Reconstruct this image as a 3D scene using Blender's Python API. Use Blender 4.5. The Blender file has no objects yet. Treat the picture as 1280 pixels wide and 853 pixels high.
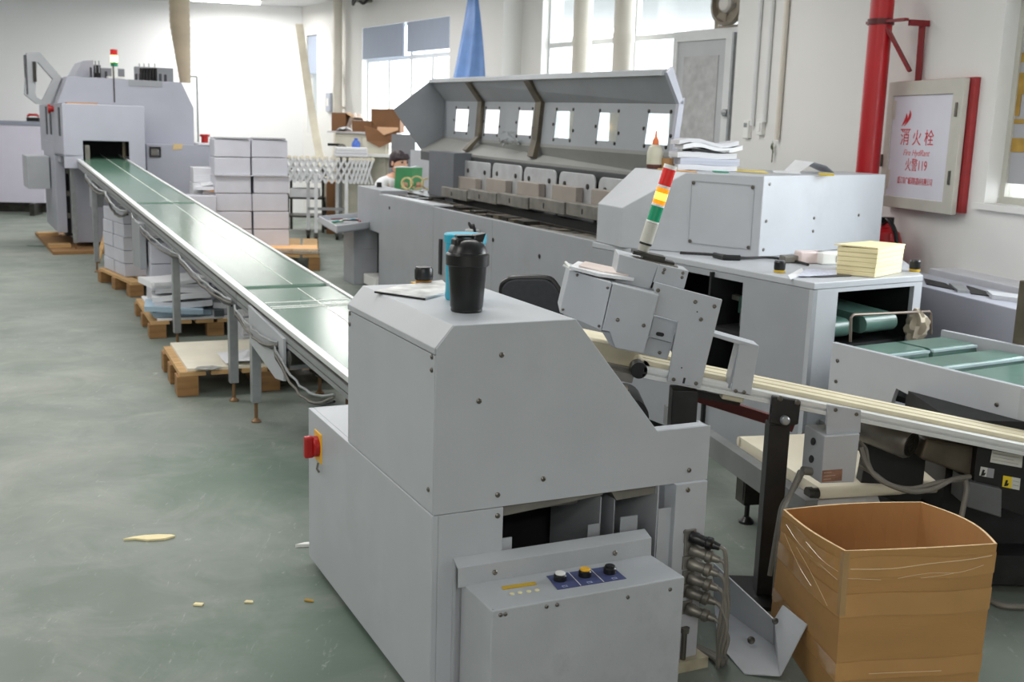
import bpy, bmesh, math, random
from mathutils import Vector, Matrix
random.seed(7)
sc = bpy.context.scene
COL = sc.collection

# ------------------------------------------------------------------ camera
CAM_H, FPX, PITCH, ROLL = 1.3, 1370.0, 0.1903, 0.031
_F = Vector((0, math.cos(PITCH), -math.sin(PITCH)))
_r = Vector((1, 0, 0)); _u = _r.cross(_F)
_R = _r * math.cos(ROLL) + _u * math.sin(ROLL)
_U = _u * math.cos(ROLL) - _r * math.sin(ROLL)
EYE = Vector((0, 0, CAM_H))
cam = bpy.data.cameras.new('camera'); camo = bpy.data.objects.new('camera', cam)
COL.objects.link(camo)
camo.matrix_world = Matrix(((_R.x, _U.x, -_F.x, 0), (_R.y, _U.y, -_F.y, 0), (_R.z, _U.z, -_F.z, CAM_H), (0, 0, 0, 1)))
cam.sensor_width = 36; cam.lens = 36 * FPX / 1280
cam.dof.use_dof = True; cam.dof.focus_distance = 2.7; cam.dof.aperture_fstop = 7.5
cam.clip_end = 200
sc.camera = camo

def ray(px, py):
    return _F + _R * ((px - 640) / FPX) - _U * ((py - 426.5) / FPX)
def G(px, py, z=0.0):                     # survey: the spot at height z seen at a pixel
    d = ray(px, py); return EYE + d * ((z - CAM_H) / d.z)
def D(px, py, Y):
    d = ray(px, py); return EYE + d * (Y / d.y)

class Fr:                                  # a local frame: origin, yaw, tilt about its own y
    def __init__(s, O, yaw=0.0, tilt=0.0):
        s.O = Vector(O)
        if len(s.O) == 2: s.O = s.O.to_3d()
        s.M = Matrix.Rotation(yaw, 3, 'Z') @ Matrix.Rotation(tilt, 3, 'Y')
        s.I = s.M.transposed()
    def l(s, P): return s.I @ (Vector(P) - s.O)
    def w(s, P): return s.O + s.M @ Vector(P)
    def p(s, px, py, **k):
        (a, v), = k.items(); i = 'xyz'.index(a)
        o = s.l(EYE); d = s.I @ ray(px, py)
        return o + d * ((v - o[i]) / d[i])
    def mat(s):
        m = s.M.to_4x4(); m.translation = s.O; return m
    def at(s, x=0, y=0, z=0, yaw=0.0):     # a frame placed inside this one
        f = Fr(s.w((x, y, z))); f.M = s.M @ Matrix.Rotation(yaw, 3, 'Z'); f.I = f.M.transposed(); return f
W = Fr((0, 0, 0))

# ------------------------------------------------------------------ materials
def lin(c):
    return tuple(((v / 255) / 12.92 if v / 255 <= .04045 else ((v / 255 + .055) / 1.055) ** 2.4) for v in c)
MATS = {}
def M(name, rgb, rough=.5, metal=0., var=.05, scale=6., bump=0., bscale=120., emit=0., spec=.5, stretch=None, dirt_sheen=0., dirt_sheen_col=(96, 92, 84), coat=0.):
    m = bpy.data.materials.new(name); m.use_nodes = True; nt = m.node_tree; N = nt.nodes; L = nt.links
    b = N['Principled BSDF']; c = lin(rgb)
    b.inputs['Roughness'].default_value = rough; b.inputs['Metallic'].default_value = metal
    b.inputs['Specular IOR Level'].default_value = spec
    b.inputs['Coat Weight'].default_value = coat
    tc = N.new('ShaderNodeTexCoord'); mp = N.new('ShaderNodeMapping'); L.new(tc.outputs['Object'], mp.inputs['Vector'])
    if stretch: mp.inputs['Scale'].default_value = stretch
    n = N.new('ShaderNodeTexNoise'); n.inputs['Scale'].default_value = scale; n.inputs['Detail'].default_value = 5
    L.new(mp.outputs['Vector'], n.inputs['Vector'])
    r = N.new('ShaderNodeValToRGB'); r.color_ramp.elements[0].position = .3; r.color_ramp.elements[1].position = .7
    r.color_ramp.elements[0].color = tuple(max(0, v * (1 - var * 1.6)) for v in c) + (1,)
    r.color_ramp.elements[1].color = tuple(min(1, v * (1 + var)) for v in c) + (1,)
    L.new(n.outputs['Fac'], r.inputs['Fac']); out = r.outputs['Color']
    if dirt_sheen > 0:
        n2 = N.new('ShaderNodeTexNoise'); n2.inputs['Scale'].default_value = scale * .55; n2.inputs['Detail'].default_value = 8; n2.inputs['Roughness'].default_value = .7
        L.new(mp.outputs['Vector'], n2.inputs['Vector'])
        r2 = N.new('ShaderNodeValToRGB'); r2.color_ramp.elements[0].position = .56; r2.color_ramp.elements[1].position = .8
        r2.color_ramp.elements[0].color = (0, 0, 0, 1); r2.color_ramp.elements[1].color = (dirt_sheen, dirt_sheen, dirt_sheen, 1)
        L.new(n2.outputs['Fac'], r2.inputs['Fac'])
        mx = N.new('ShaderNodeMix'); mx.data_type = 'RGBA'
        L.new(r2.outputs['Color'], mx.inputs['Factor']); L.new(out, mx.inputs['A']); mx.inputs['B'].default_value = lin(dirt_sheen_col) + (1,)
        out = mx.outputs['Result']
    L.new(out, b.inputs['Base Color'])
    if bump > 0:
        n3 = N.new('ShaderNodeTexNoise'); n3.inputs['Scale'].default_value = bscale; n3.inputs['Detail'].default_value = 3
        L.new(mp.outputs['Vector'], n3.inputs['Vector'])
        bp = N.new('ShaderNodeBump'); bp.inputs['Strength'].default_value = bump; bp.inputs['Distance'].default_value = .004
        L.new(n3.outputs['Fac'], bp.inputs['Height']); L.new(bp.outputs['Normal'], b.inputs['Normal'])
    if emit > 0:
        b.inputs['Emission Color'].default_value = c + (1,); b.inputs['Emission Strength'].default_value = emit
    MATS[name] = m; return m
def glass(name, tint=(245, 250, 250), mixf=.12):
    m = bpy.data.materials.new(name); m.use_nodes = True; nt = m.node_tree; N = nt.nodes; L = nt.links
    N.remove(N['Principled BSDF']); o = N['Material Output']
    t = N.new('ShaderNodeBsdfTransparent'); t.inputs['Color'].default_value = lin(tint) + (1,)
    g = N.new('ShaderNodeBsdfGlossy'); g.inputs['Roughness'].default_value = .06
    x = N.new('ShaderNodeMixShader'); x.inputs['Fac'].default_value = mixf
    L.new(t.outputs[0], x.inputs[1]); L.new(g.outputs[0], x.inputs[2]); L.new(x.outputs[0], o.inputs['Surface'])
    MATS[name] = m; return m

paint = M('grey machine paint', (178, 181, 186), .42, var=.03, scale=5, bump=.10, bscale=420, dirt_sheen=.16)
paint2 = M('grey machine paint worn', (170, 173, 177), .45, var=.05, scale=7, bump=.12, bscale=300, dirt_sheen=.35)
paintd = M('grey machine paint shaded', (152, 155, 160), .45, var=.04, scale=4, bump=.1, bscale=300, dirt_sheen=.2)  # same grey paint, shade put into its colour for less lit panels
hoodm = M('hood inner grey paint', (142, 146, 151), .45, var=.05, scale=3, bump=.1, bscale=200, dirt_sheen=.3)
lilac = M('lilac grey paint', (170, 172, 184), .42, var=.03, scale=3, dirt_sheen=.1)
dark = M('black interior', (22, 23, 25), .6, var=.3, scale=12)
darkm = M('dark oily metal', (58, 56, 52), .4, .5, var=.3, scale=14, dirt_sheen=.5, dirt_sheen_col=(110, 104, 92))
midm = M('dusty steel', (128, 125, 118), .45, .35, var=.18, scale=12, dirt_sheen=.5, dirt_sheen_col=(92, 84, 72))
brownm = M('brown oiled steel', (92, 84, 70), .5, .2, var=.25, scale=10)
alu = M('aluminium profile', (222, 224, 224), .38, .25, var=.05, scale=20, stretch=(1, 8, 8))
alud = M('dull aluminium', (160, 163, 165), .4, .5, var=.08, scale=20)
steel = M('steel screw', (120, 116, 108), .3, .85, var=.1)
black = M('black plastic', (20, 20, 21), .32, var=.15, scale=20, spec=.5)
blackm = M('black painted steel', (26, 26, 27), .45, .1, var=.25, scale=18, dirt_sheen=.2, dirt_sheen_col=(90, 88, 84))
white = M('white plastic', (232, 232, 228), .4, var=.03)
paper = M('white paper', (226, 227, 230), .8, var=.04, scale=9)
paperg = M('layered paper edges', (214, 215, 220), .8, var=.10, scale=3, stretch=(.6, .6, 60), bump=.25, bscale=30)
paperw = M('wrapped ream paper', (196, 197, 207), .75, var=.05, scale=4)
cream = M('cream paper blocks', (236, 222, 176), .8, var=.07, scale=4, stretch=(.6, .6, 40))
belt_g = M('green conveyor belt', (82, 113, 97), .2, var=.05, scale=3, spec=.3, stretch=(1, .2, 1))
belt_dg = M('dark green belt', (84, 116, 106), .3, var=.2, scale=6, dirt_sheen=.25, dirt_sheen_col=(120, 140, 135))
belt_w = M('cream conveyor belt', (214, 204, 176), .5, var=.08, scale=6, stretch=(1, 6, 1), dirt_sheen=.2, dirt_sheen_col=(160, 148, 120))
card = M('brown cardboard', (172, 130, 78), .62, var=.06, scale=3, stretch=(1, 1, 5), bump=.12, bscale=60, dirt_sheen=.12, dirt_sheen_col=(150, 108, 62))
cardin = M('brown cardboard inside', (182, 134, 84), .75, var=.05, scale=4)
cardd = M('dark cardboard', (122, 84, 52), .75, var=.1, scale=4)
wood = M('pallet wood', (196, 158, 108), .75, var=.16, scale=4, stretch=(1, 9, 9), bump=.2, bscale=40)
woodd = M('dark pallet wood', (150, 112, 70), .8, var=.2, scale=4, stretch=(1, 9, 9))
chipb = M('chipboard sheet', (226, 220, 203), .7, var=.06, scale=6, dirt_sheen=.2, dirt_sheen_col=(170, 150, 110))
beige = M('beige plaster board', (214, 206, 186), .7, var=.08, scale=5)
pipec = M('cream pipe', (226, 220, 208), .5, var=.04, scale=4, dirt_sheen=.2, dirt_sheen_col=(200, 180, 150))
red = M('red paint', (186, 26, 34), .35, var=.06, scale=5)
redk = M('red plastic', (170, 24, 22), .35, var=.05)
yellow = M('yellow plastic', (238, 180, 40), .4, var=.05)
blue = M('turquoise plastic', (36, 168, 196), .35, var=.04)
tarp = M('blue plastic sheet', (112, 152, 214), .4, var=.12, scale=5, dirt_sheen=.3, dirt_sheen_col=(160, 190, 230))  # pale blotches paint a whitish sheen into the blue
frame_w = M('white window frame', (226, 228, 228), .4, var=.02)
frame_g = M('beige grey metal frame', (196, 194, 184), .45, var=.05)
blind = M('grey blue blind', (168, 178, 196), .8, var=.03, scale=3, stretch=(20, 1, 1))
cable = M('grey cable', (118, 114, 106), .5, var=.1)
cabled = M('black cable', (24, 24, 24), .5, var=.1)
skin = M('skin', (216, 168, 140), .55, var=.05)
hair = M('dark hair', (44, 26, 34), .5, var=.2, scale=30)
shirt = M('white shirt', (232, 232, 236), .8, var=.04)
trous = M('dark trousers', (44, 48, 60), .8, var=.1)
green = M('green book cover', (74, 150, 96), .5, var=.06)
tape = M('cream tape rings', (222, 206, 150), .5, var=.08)
gold = M('gold paper', (176, 140, 60), .55, var=.15, scale=14)
glazing = glass('window glass', (250, 252, 252), .06)
plexi = glass('clear plexi', (236, 240, 240), .12)
def frosted():
    m = bpy.data.materials.new('milky plexi'); m.use_nodes = True; N = m.node_tree.nodes; L = m.node_tree.links
    N.remove(N['Principled BSDF']); t = N.new('ShaderNodeBsdfTransparent'); d = N.new('ShaderNodeBsdfTranslucent'); d2 = N.new('ShaderNodeBsdfDiffuse')
    n = N.new('ShaderNodeTexNoise'); n.inputs['Scale'].default_value = 9; c = N.new('ShaderNodeValToRGB'); c.color_ramp.elements[0].color = (.86, .85, .86, 1); c.color_ramp.elements[1].color = (.95, .94, .95, 1)
    L.new(n.outputs['Fac'], c.inputs['Fac']); L.new(c.outputs['Color'], d.inputs['Color']); L.new(c.outputs['Color'], d2.inputs['Color'])
    a = N.new('ShaderNodeAddShader'); L.new(d.outputs[0], a.inputs[0]); L.new(d2.outputs[0], a.inputs[1])
    x = N.new('ShaderNodeMixShader'); x.inputs['Fac'].default_value = .55; L.new(t.outputs[0], x.inputs[1]); L.new(a.outputs[0], x.inputs[2]); L.new(x.outputs[0], N['Material Output'].inputs['Surface'])
    return m
milky = frosted()
film = glass('clear plastic film', (225, 228, 226), .35)
redl = M('red lens', (200, 30, 26), .25, emit=.25, var=.02)
ambl = M('amber lens', (255, 140, 10), .25, emit=.9, var=.02)
ambc = M('amber lit core', (255, 214, 120), .3, emit=6, var=.02)
grnl = M('green lens', (14, 140, 98), .25, emit=.12, var=.02)
frost = None
tubee = M('lit fluorescent tube', (255, 252, 246), .4, emit=14, var=0)
navy = M('dark blue label', (66, 74, 116), .5, var=.03)
lcd = M('yellow display', (196, 160, 40), .4, var=.05)
inkr = M('red ink', (200, 40, 50), .6, var=.03)
signw = M('white sign panel', (222, 222, 234), .5, var=.02)

# floor: worn, dusty green epoxy
def floor_mat():
    m = bpy.data.materials.new('worn green epoxy floor'); m.use_nodes = True; nt = m.node_tree; N = nt.nodes; L = nt.links
    b = N['Principled BSDF']; tc = N.new('ShaderNodeTexCoord')
    def noise(scale, detail=6, rough=.6, vec=None, dist=0.):
        n = N.new('ShaderNodeTexNoise'); n.inputs['Scale'].default_value = scale; n.inputs['Detail'].default_value = detail
        n.inputs['Roughness'].default_value = rough; n.inputs['Distortion'].default_value = dist
        L.new(vec or tc.outputs['Object'], n.inputs['Vector']); return n.outputs['Fac']
    def ramp(f, p0, c0, p1, c1):
        r = N.new('ShaderNodeValToRGB'); e = r.color_ramp.elements
        e[0].position = p0; e[1].position = p1; e[0].color = c0 + (1,); e[1].color = c1 + (1,); L.new(f, r.inputs['Fac']); return r.outputs['Color']
    def mix(f, a, bb):
        x = N.new('ShaderNodeMix'); x.data_type = 'RGBA'; L.new(f, x.inputs['Factor']); L.new(a, x.inputs['A'])
        if isinstance(bb, tuple): x.inputs['B'].default_value = bb + (1,)
        else: L.new(bb, x.inputs['B'])
        return x.outputs['Result']
    base = ramp(noise(.7, 5, .55), .36, lin((110, 120, 112)), .64, lin((138, 142, 135)))
    dusty = ramp(noise(3.2, 8, .7, dist=.8), .42, lin((98, 111, 101)), .68, lin((142, 146, 138)))
    c = mix(ramp(noise(1.3, 3), .35, (.2,) * 3, .7, (.7,) * 3), base, dusty)
    # greener, washed area beside the near machine
    d = N.new('ShaderNodeVectorMath'); d.operation = 'DISTANCE'; L.new(tc.outputs['Object'], d.inputs[0]); d.inputs[1].default_value = (-.45, 2.6, 0)
    dd = N.new('ShaderNodeVectorMath'); dd.operation = 'DISTANCE'; L.new(tc.outputs['Object'], dd.inputs[0]); dd.inputs[1].default_value = (-.95, 3.9, 0)
    mn = N.new('ShaderNodeMath'); mn.operation = 'MINIMUM'; L.new(d.outputs['Value'], mn.inputs[0]); L.new(dd.outputs['Value'], mn.inputs[1])
    ma = N.new('ShaderNodeMath'); ma.operation = 'MULTIPLY_ADD'; L.new(noise(2.2, 6, .65, dist=1.2), ma.inputs[0]); ma.inputs[1].default_value = 1.0; L.new(mn.outputs[0], ma.inputs[2])
    c = mix(ramp(ma.outputs[0], .7, (.55,) * 3, 2.0, (0,) * 3), c, lin((70, 98, 80)))
    # fine pale scuffs
    mp = N.new('ShaderNodeMapping'); L.new(tc.outputs['Object'], mp.inputs['Vector']); mp.inputs['Scale'].default_value = (9, 2.2, 1); mp.inputs['Rotation'].default_value = (0, 0, .5)
    c = mix(ramp(noise(3.2, 9, .75, mp.outputs['Vector'], 1.5), .6, (0,) * 3, .74, (.75,) * 3), c, lin((176, 180, 174)))
    L.new(c, b.inputs['Base Color'])
    rr = ramp(noise(2.5, 5), .35, (.46,) * 3, .7, (.66,) * 3); L.new(rr, b.inputs['Roughness'])
    bp = N.new('ShaderNodeBump'); bp.inputs['Strength'].default_value = .08; bp.inputs['Distance'].default_value = .004
    L.new(noise(60, 4), bp.inputs['Height']); L.new(bp.outputs['Normal'], b.inputs['Normal'])
    return m
floorm = floor_mat()
wallm = M('white painted wall', (232, 231, 228), .8, var=.02, scale=1.2, bump=.05, bscale=60, dirt_sheen=.06, dirt_sheen_col=(205, 196, 180))
wallb = M('white far wall', (240, 241, 242), .75, var=.01, scale=1)
ceilm = M('ceiling white', (222, 222, 224), .85, var=.02)

# ------------------------------------------------------------------ mesh builder
class MB:
    def __init__(s): s.bm = bmesh.new()
    def _v(s, P): return s.bm.verts.new(Vector(P))
    def face(s, pts, smooth=False):
        try:
            f = s.bm.faces.new([s._v(p) for p in pts]); f.smooth = smooth
        except ValueError: pass
        return s
    def box(s, x0, x1, y0, y1, z0, z1):
        c = [(x, y, z) for z in (z0, z1) for y in (y0, y1) for x in (x0, x1)]
        return s.hexa(c)
    def hexa(s, c):
        v = [s._v(p) for p in c]
        for q in ((0, 2, 3, 1), (4, 5, 7, 6), (0, 1, 5, 4), (2, 6, 7, 3), (0, 4, 6, 2), (1, 3, 7, 5)):
            s.bm.faces.new([v[i] for i in q])
        return s
    def prism(s, pts, vec):                # closed outline swept along vec
        vec = Vector(vec); a = [s._v(p) for p in pts]; b = [s._v(Vector(p) + vec) for p in pts]; n = len(a)
        s.bm.faces.new(a); s.bm.faces.new(b[::-1])
        for i in range(n): s.bm.faces.new([a[i], b[i], b[(i + 1) % n], a[(i + 1) % n]])
        return s
    def loft(s, rings, caps=True, closed=True, smooth=False):
        R_ = [[s._v(p) for p in r] for r in rings]; n = len(R_[0])
        for a, b in zip(R_, R_[1:]):
            for i in range(n if closed else n - 1):
                j = (i + 1) % n
                f = s.bm.faces.new([a[i], a[j], b[j], b[i]]); f.smooth = smooth
        if caps and closed:
            s.bm.faces.new(R_[0][::-1]); s.bm.faces.new(R_[-1])
        return s
    def tube(s, path, r, n=8, smooth=True, r1=None):
        path = [Vector(p) for p in path]; rings = []; up = None
        for i, p in enumerate(path):
            t = (path[min(i + 1, len(path) - 1)] - path[max(i - 1, 0)]).normalized()
            if up is None: up = t.orthogonal().normalized()
            up = (up - t * up.dot(t)); up = up.normalized() if up.length > 1e-6 else t.orthogonal().normalized()
            sd = t.cross(up); rr = r if r1 is None else r + (r1 - r) * i / (len(path) - 1)
            rings.append([p + (up * math.cos(2 * math.pi * k / n) + sd * math.sin(2 * math.pi * k / n)) * rr for k in range(n)])
        return s.loft(rings, smooth=smooth)
    def bar(s, p0, p1, w, h, up=(0, 0, 1)):   # rectangular bar between two points
        p0, p1 = Vector(p0), Vector(p1); t = (p1 - p0).normalized(); up = Vector(up)
        sd = t.cross(up); sd = sd.normalized() if sd.length > 1e-5 else t.orthogonal().normalized(); u = sd.cross(t)
        q = [(-w / 2, -h / 2), (w / 2, -h / 2), (w / 2, h / 2), (-w / 2, h / 2)]
        return s.loft([[p + sd * a + u * b for a, b in q] for p in (p0, p1)])
    def lathe(s, prof, c=(0, 0, 0), n=28, axis=(0, 0, 1), smooth=True):
        ax = Vector(axis).normalized(); e = ax.orthogonal().normalized(); f = ax.cross(e); c = Vector(c)
        rings = [[c + ax * z + (e * math.cos(2 * math.pi * k / n) + f * math.sin(2 * math.pi * k / n)) * max(r, 1e-4) for k in range(n)] for r, z in prof]
        return s.loft(rings, caps=tuple(prof[0]) != tuple(prof[-1]), smooth=smooth)
    def cyl(s, p0, p1, r, n=16, smooth=True):
        p0, p1 = Vector(p0), Vector(p1); d = p1 - p0
        return s.lathe([(r, 0), (r, d.length)], p0, n, d, smooth)
    def grid(s, us, ws, holes, fn, t0, t1):   # slab with rectangular holes
        def solid(i, j):
            if i < 0 or j < 0 or i >= len(us) - 1 or j >= len(ws) - 1: return False
            cu, cw = (us[i] + us[i + 1]) / 2, (ws[j] + ws[j + 1]) / 2
            return not any(a < cu < b and c < cw < d for a, b, c, d in holes)
        for i in range(len(us) - 1):
            for j in range(len(ws) - 1):
                if not solid(i, j): continue
                a, b, c, d = us[i], us[i + 1], ws[j], ws[j + 1]
                s.face([fn(a, c, t0), fn(b, c, t0), fn(b, d, t0), fn(a, d, t0)])
                s.face([fn(a, c, t1), fn(a, d, t1), fn(b, d, t1), fn(b, c, t1)])
                for (di, dj, p, q) in ((-1, 0, (a, c), (a, d)), (1, 0, (b, c), (b, d)), (0, -1, (a, c), (b, c)), (0, 1, (a, d), (b, d))):
                    if not solid(i + di, j + dj):
                        s.face([fn(*p, t0), fn(*q, t0), fn(*q, t1), fn(*p, t1)])
        bmesh.ops.remove_doubles(s.bm, verts=s.bm.verts[:], dist=1e-5)
        return s
    def plate(s, rect, holes, fn, t0, t1):
        us = sorted({rect[0], rect[1], *[h[0] for h in holes], *[h[1] for h in holes]})
        ws = sorted({rect[2], rect[3], *[h[2] for h in holes], *[h[3] for h in holes]})
        return s.grid(us, ws, holes, fn, t0, t1)
    def build(s, name, mat, parent=None, fr=None, bevel=0., label=None, seg=2, kind=None):
        bmesh.ops.recalc_face_normals(s.bm, faces=s.bm.faces[:])
        me = bpy.data.meshes.new(name); s.bm.to_mesh(me); s.bm.free()
        if any(p.use_smooth for p in me.polygons): me.set_sharp_from_angle(angle=.55)
        me.materials.append(mat)
        o = bpy.data.objects.new(name, me); COL.objects.link(o)
        if parent is not None: o.parent = parent
        elif fr is not None: o.matrix_world = fr.mat()
        if bevel:
            b = o.modifiers.new('edge', 'BEVEL'); b.width = bevel; b.segments = seg; b.limit_method = 'ANGLE'; b.angle_limit = .6
        if label: o['label'] = label
        if kind: o['kind'] = kind
        return o
XZ = lambda u, w, t: (u, t, w)
YZ = lambda u, w, t: (t, u, w)
XY = lambda u, w, t: (u, w, t)

def tag(o, label, cat, group=None):
    o['label'] = label; o['category'] = cat
    if group: o['group'] = group
    return o
def thing(name, label, cat, fr=W, group=None):
    o = bpy.data.objects.new(name, None); COL.objects.link(o); o.matrix_world = fr.mat(); o.empty_display_size = .1
    return tag(o, label, cat, group)
def struct(mb, name, mat, fr=None, parent=None):
    o = mb.build(name, mat, parent, fr)
    if parent is None: o['kind'] = 'structure'
    return o
def copy_tree(o, fr, label, group=None):
    r = o.copy(); COL.objects.link(r); r.matrix_world = fr.mat(); r['label'] = label
    if group: r['group'] = group
    for ch in list(o.children):
        c = ch.copy(); COL.objects.link(c); c.parent = r
        for g in list(ch.children):
            d = g.copy(); COL.objects.link(d); d.parent = c
    return r
def screw(parent, p, nrm=(0, -1, 0), r=.006, mat=None):
    return MB().lathe([(r, 0), (r, .002), (r * .6, .0035), (r * .35, .0035), (r * .3, .002)], p, 10, nrm).build('screw', mat or steel, parent)
def sag(p0, p1, drop, n=10):
    p0, p1 = Vector(p0), Vector(p1)
    return [p0.lerp(p1, i / n) - Vector((0, 0, drop * 4 * (i / n) * (1 - i / n))) for i in range(n + 1)]
def wavy(pts, n=6):                         # smooth curve through points
    pts = [Vector(p) for p in pts]; out = []
    for i in range(len(pts) - 1):
        a = pts[max(i - 1, 0)]; b = pts[i]; c = pts[i + 1]; d = pts[min(i + 2, len(pts) - 1)]
        for k in range(n):
            t = k / n
            out.append(.5 * ((2 * b) + (c - a) * t + (2 * a - 5 * b + 4 * c - d) * t * t + (3 * b - a - 3 * c + d) * t ** 3))
    return out + [pts[-1]]
def text(s, size, mat, parent, name, place, sx=1., align='CENTER', shear=0.):
    cu = bpy.data.curves.new(name, 'FONT'); cu.body = s; cu.size = size; cu.align_x = align; cu.extrude = .0006; cu.shear = shear
    to = bpy.data.objects.new(name, cu); COL.objects.link(to)
    bpy.context.view_layer.update()
    me = bpy.data.meshes.new_from_object(to.evaluated_get(bpy.context.evaluated_depsgraph_get()))
    bpy.data.objects.remove(to)
    for v in me.vertices:
        v.co = Vector(place(v.co.x * sx, v.co.y, v.co.z))
    me.materials.clear(); me.materials.append(mat)
    o = bpy.data.objects.new(name, me); COL.objects.link(o); o.parent = parent
    return o
# ================================================================== ROOM
CEIL = 2.885
FW = Fr((1.72, 8.43, 0), math.atan2(-1, .65))             # far right wall, x runs towards the right of the picture
NW = Fr(D(1160, 180, 5.9).xy.to_3d(), math.atan2(-1, .232))  # near right wall
CORN = FW.w((-8.75, 0, 0))
BW = Fr(CORN, math.atan2(.6, 4.2))                        # back wall

struct(MB().box(-9.5, 5, -4.6, 17.5, -.12, 0), 'floor', floorm)
struct(MB().box(-9.5, 5, -4.6, 17.5, CEIL, CEIL + .1), 'ceiling', ceilm)
struct(MB().box(-9.5, .2, 0, .25, 0, CEIL), 'wall_back', wallb, BW)
struct(MB().box(-9.3, -9.1, -4.6, 16, 0, CEIL), 'wall_left', wallm)
struct(MB().box(-9.3, 5, -4.6, -4.4, 0, CEIL), 'wall_rear', wallm)

# far right wall with its window openings
H1 = (-6.80, -4.58, .95, 2.49); H0 = (-8.60, -8.24, 1.16, 2.49); H2 = (-2.80, -.17, .95, 2.64); HD = (-.93, -.17, 0, 2.12)
wf = MB().plate((-9.0, .12, 0, CEIL), [H0, H1, H2, HD], XZ, 0, .24)
struct(wf, 'wall_right_far', wallm, FW)
struct(MB().box(-3.76, -3.15, -.22, .0, 0, CEIL), 'trim_pilaster', wallm, FW)
# near right wall with one opening
a = NW.p(1230, 254, y=0); b = NW.p(1255, 2, y=0)
H3 = (a.x, a.x + 2.5, a.z, b.z + .02)
i0 = NW.l(FW.w((.0, 0, 0))).x
struct(MB().plate((NW.p(921, 60, y=0).x, 10.6, 0, CEIL), [H3], XZ, 0, .24), 'wall_right_near', wallm, NW)

def window(name, fr, rect, mull, trans, m, fw=.045, y0=.02, y1=.07, depth=.24):
    u0, u1, z0, z1 = rect
    fb = MB().plate((u0, u1, z0, z1), [(a + fw / 2, b - fw / 2, c + fw / 2, d - fw / 2) for a, b, c, d in mull], XZ, y0 + .06, y1 + .06)
    o = struct(fb, name, m, fr)
    for a, b, c, d in mull:
        MB().box(a + fw / 2, b - fw / 2, y0 + .083, y0 + .089, c + fw / 2, d - fw / 2).build('pane', glazing, o)
    return o
w0 = window('window_1', FW, H0, [H0], [], frame_w)
MB().box(-8.58, -8.26, .02, .05, 1.98, 2.48).build('blind', blind, w0)
T = 2.1
w1 = window('window_2', FW, H1, [(-6.8, -5.62, T, 2.49), (-5.62, -4.58, T, 2.49), (-6.8, -6.2, .95, T), (-6.2, -5.62, .95, T), (-5.62, -5.1, .95, T), (-5.1, -4.58, .95, T)], [], frame_w)
MB().box(-6.78, -5.68, -.0, .02, 2.11, 2.485).build('blind', blind, w1)
MB().box(-5.58, -4.60, -.0, .02, 2.15, 2.485).build('blind', blind, w1)
w2 = window('window_3', FW, H2, [(-2.8, -2.2, T, 2.64), (-2.2, -1.5, T, 2.64), (-1.5, -.17, T, 2.64), (-2.8, -2.2, .95, T), (-2.2, -1.5, .95, T), (-1.5, -.93, .95, T)], [], frame_w)
w3 = window('window_4', NW, H3, [H3], [], frame_g, fw=.07)
MB().box(H3[0] + .03, H3[0] + .62, .092, .096, H3[2] + .10, H3[3] - .03).build('blind', M('grey roller blind', (176, 176, 180), .8, var=.02), w3)
def npx(px, py, y=.09): return NW.p(px, py, y=y)
def decal(px0, py0, px1, py1, holes=()):
    a, b = npx(px0, py0), npx(px1, py1)
    hs = [(a.x + h[0] * (b.x - a.x), a.x + h[1] * (b.x - a.x), b.z + h[2] * (a.z - b.z), b.z + h[3] * (a.z - b.z)) for h in holes]
    MB().plate((a.x, b.x, b.z, a.z), hs, XZ, .088, .09).build('paper_cutout', gold, w3)
decal(1268, 67, 1290, 77)
decal(1261, 92, 1290, 145, [(.55, 1.0, .0, .5)])
decal(1254, 149, 1292, 191, [(.12, .9, .42, .86)])
struct(MB().box(H3[0] - .05, H3[1], -.03, .02, H3[2] - .03, H3[2]), 'trim_sill', wallm, NW)

# sliding door leaf with a faded poster, in its frame
dl = MB().plate((-.93, -.17, 0, 2.12), [(-.88, -.32, .08, 2.04)], XZ, .03, .08)
door = struct(dl, 'door_1', frame_w, FW)
MB().box(-.88, -.32, .045, .065, .08, 2.04).build('door_panel', M('grey door panel', (196, 198, 200), .6, var=.03), door)
MB().box(-.22, -.2, .0, .03, 0, 2.08).build('door_track', alud, door)
MB().lathe([(.028, 0), (.028, .03), (.02, .034)], (-.262, .03, 1.48), 14, (0, -1, 0)).build('door_lock', alud, door)
pm = M('faded poster print', (190, 190, 190), .7, var=.10, scale=16)
po = MB().box(-.80, -.40, .038, .044, .9, 1.92).build('faded_poster', pm, None, FW)
tag(po, 'faded printed poster stuck on the grey sliding door', 'poster')

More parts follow.
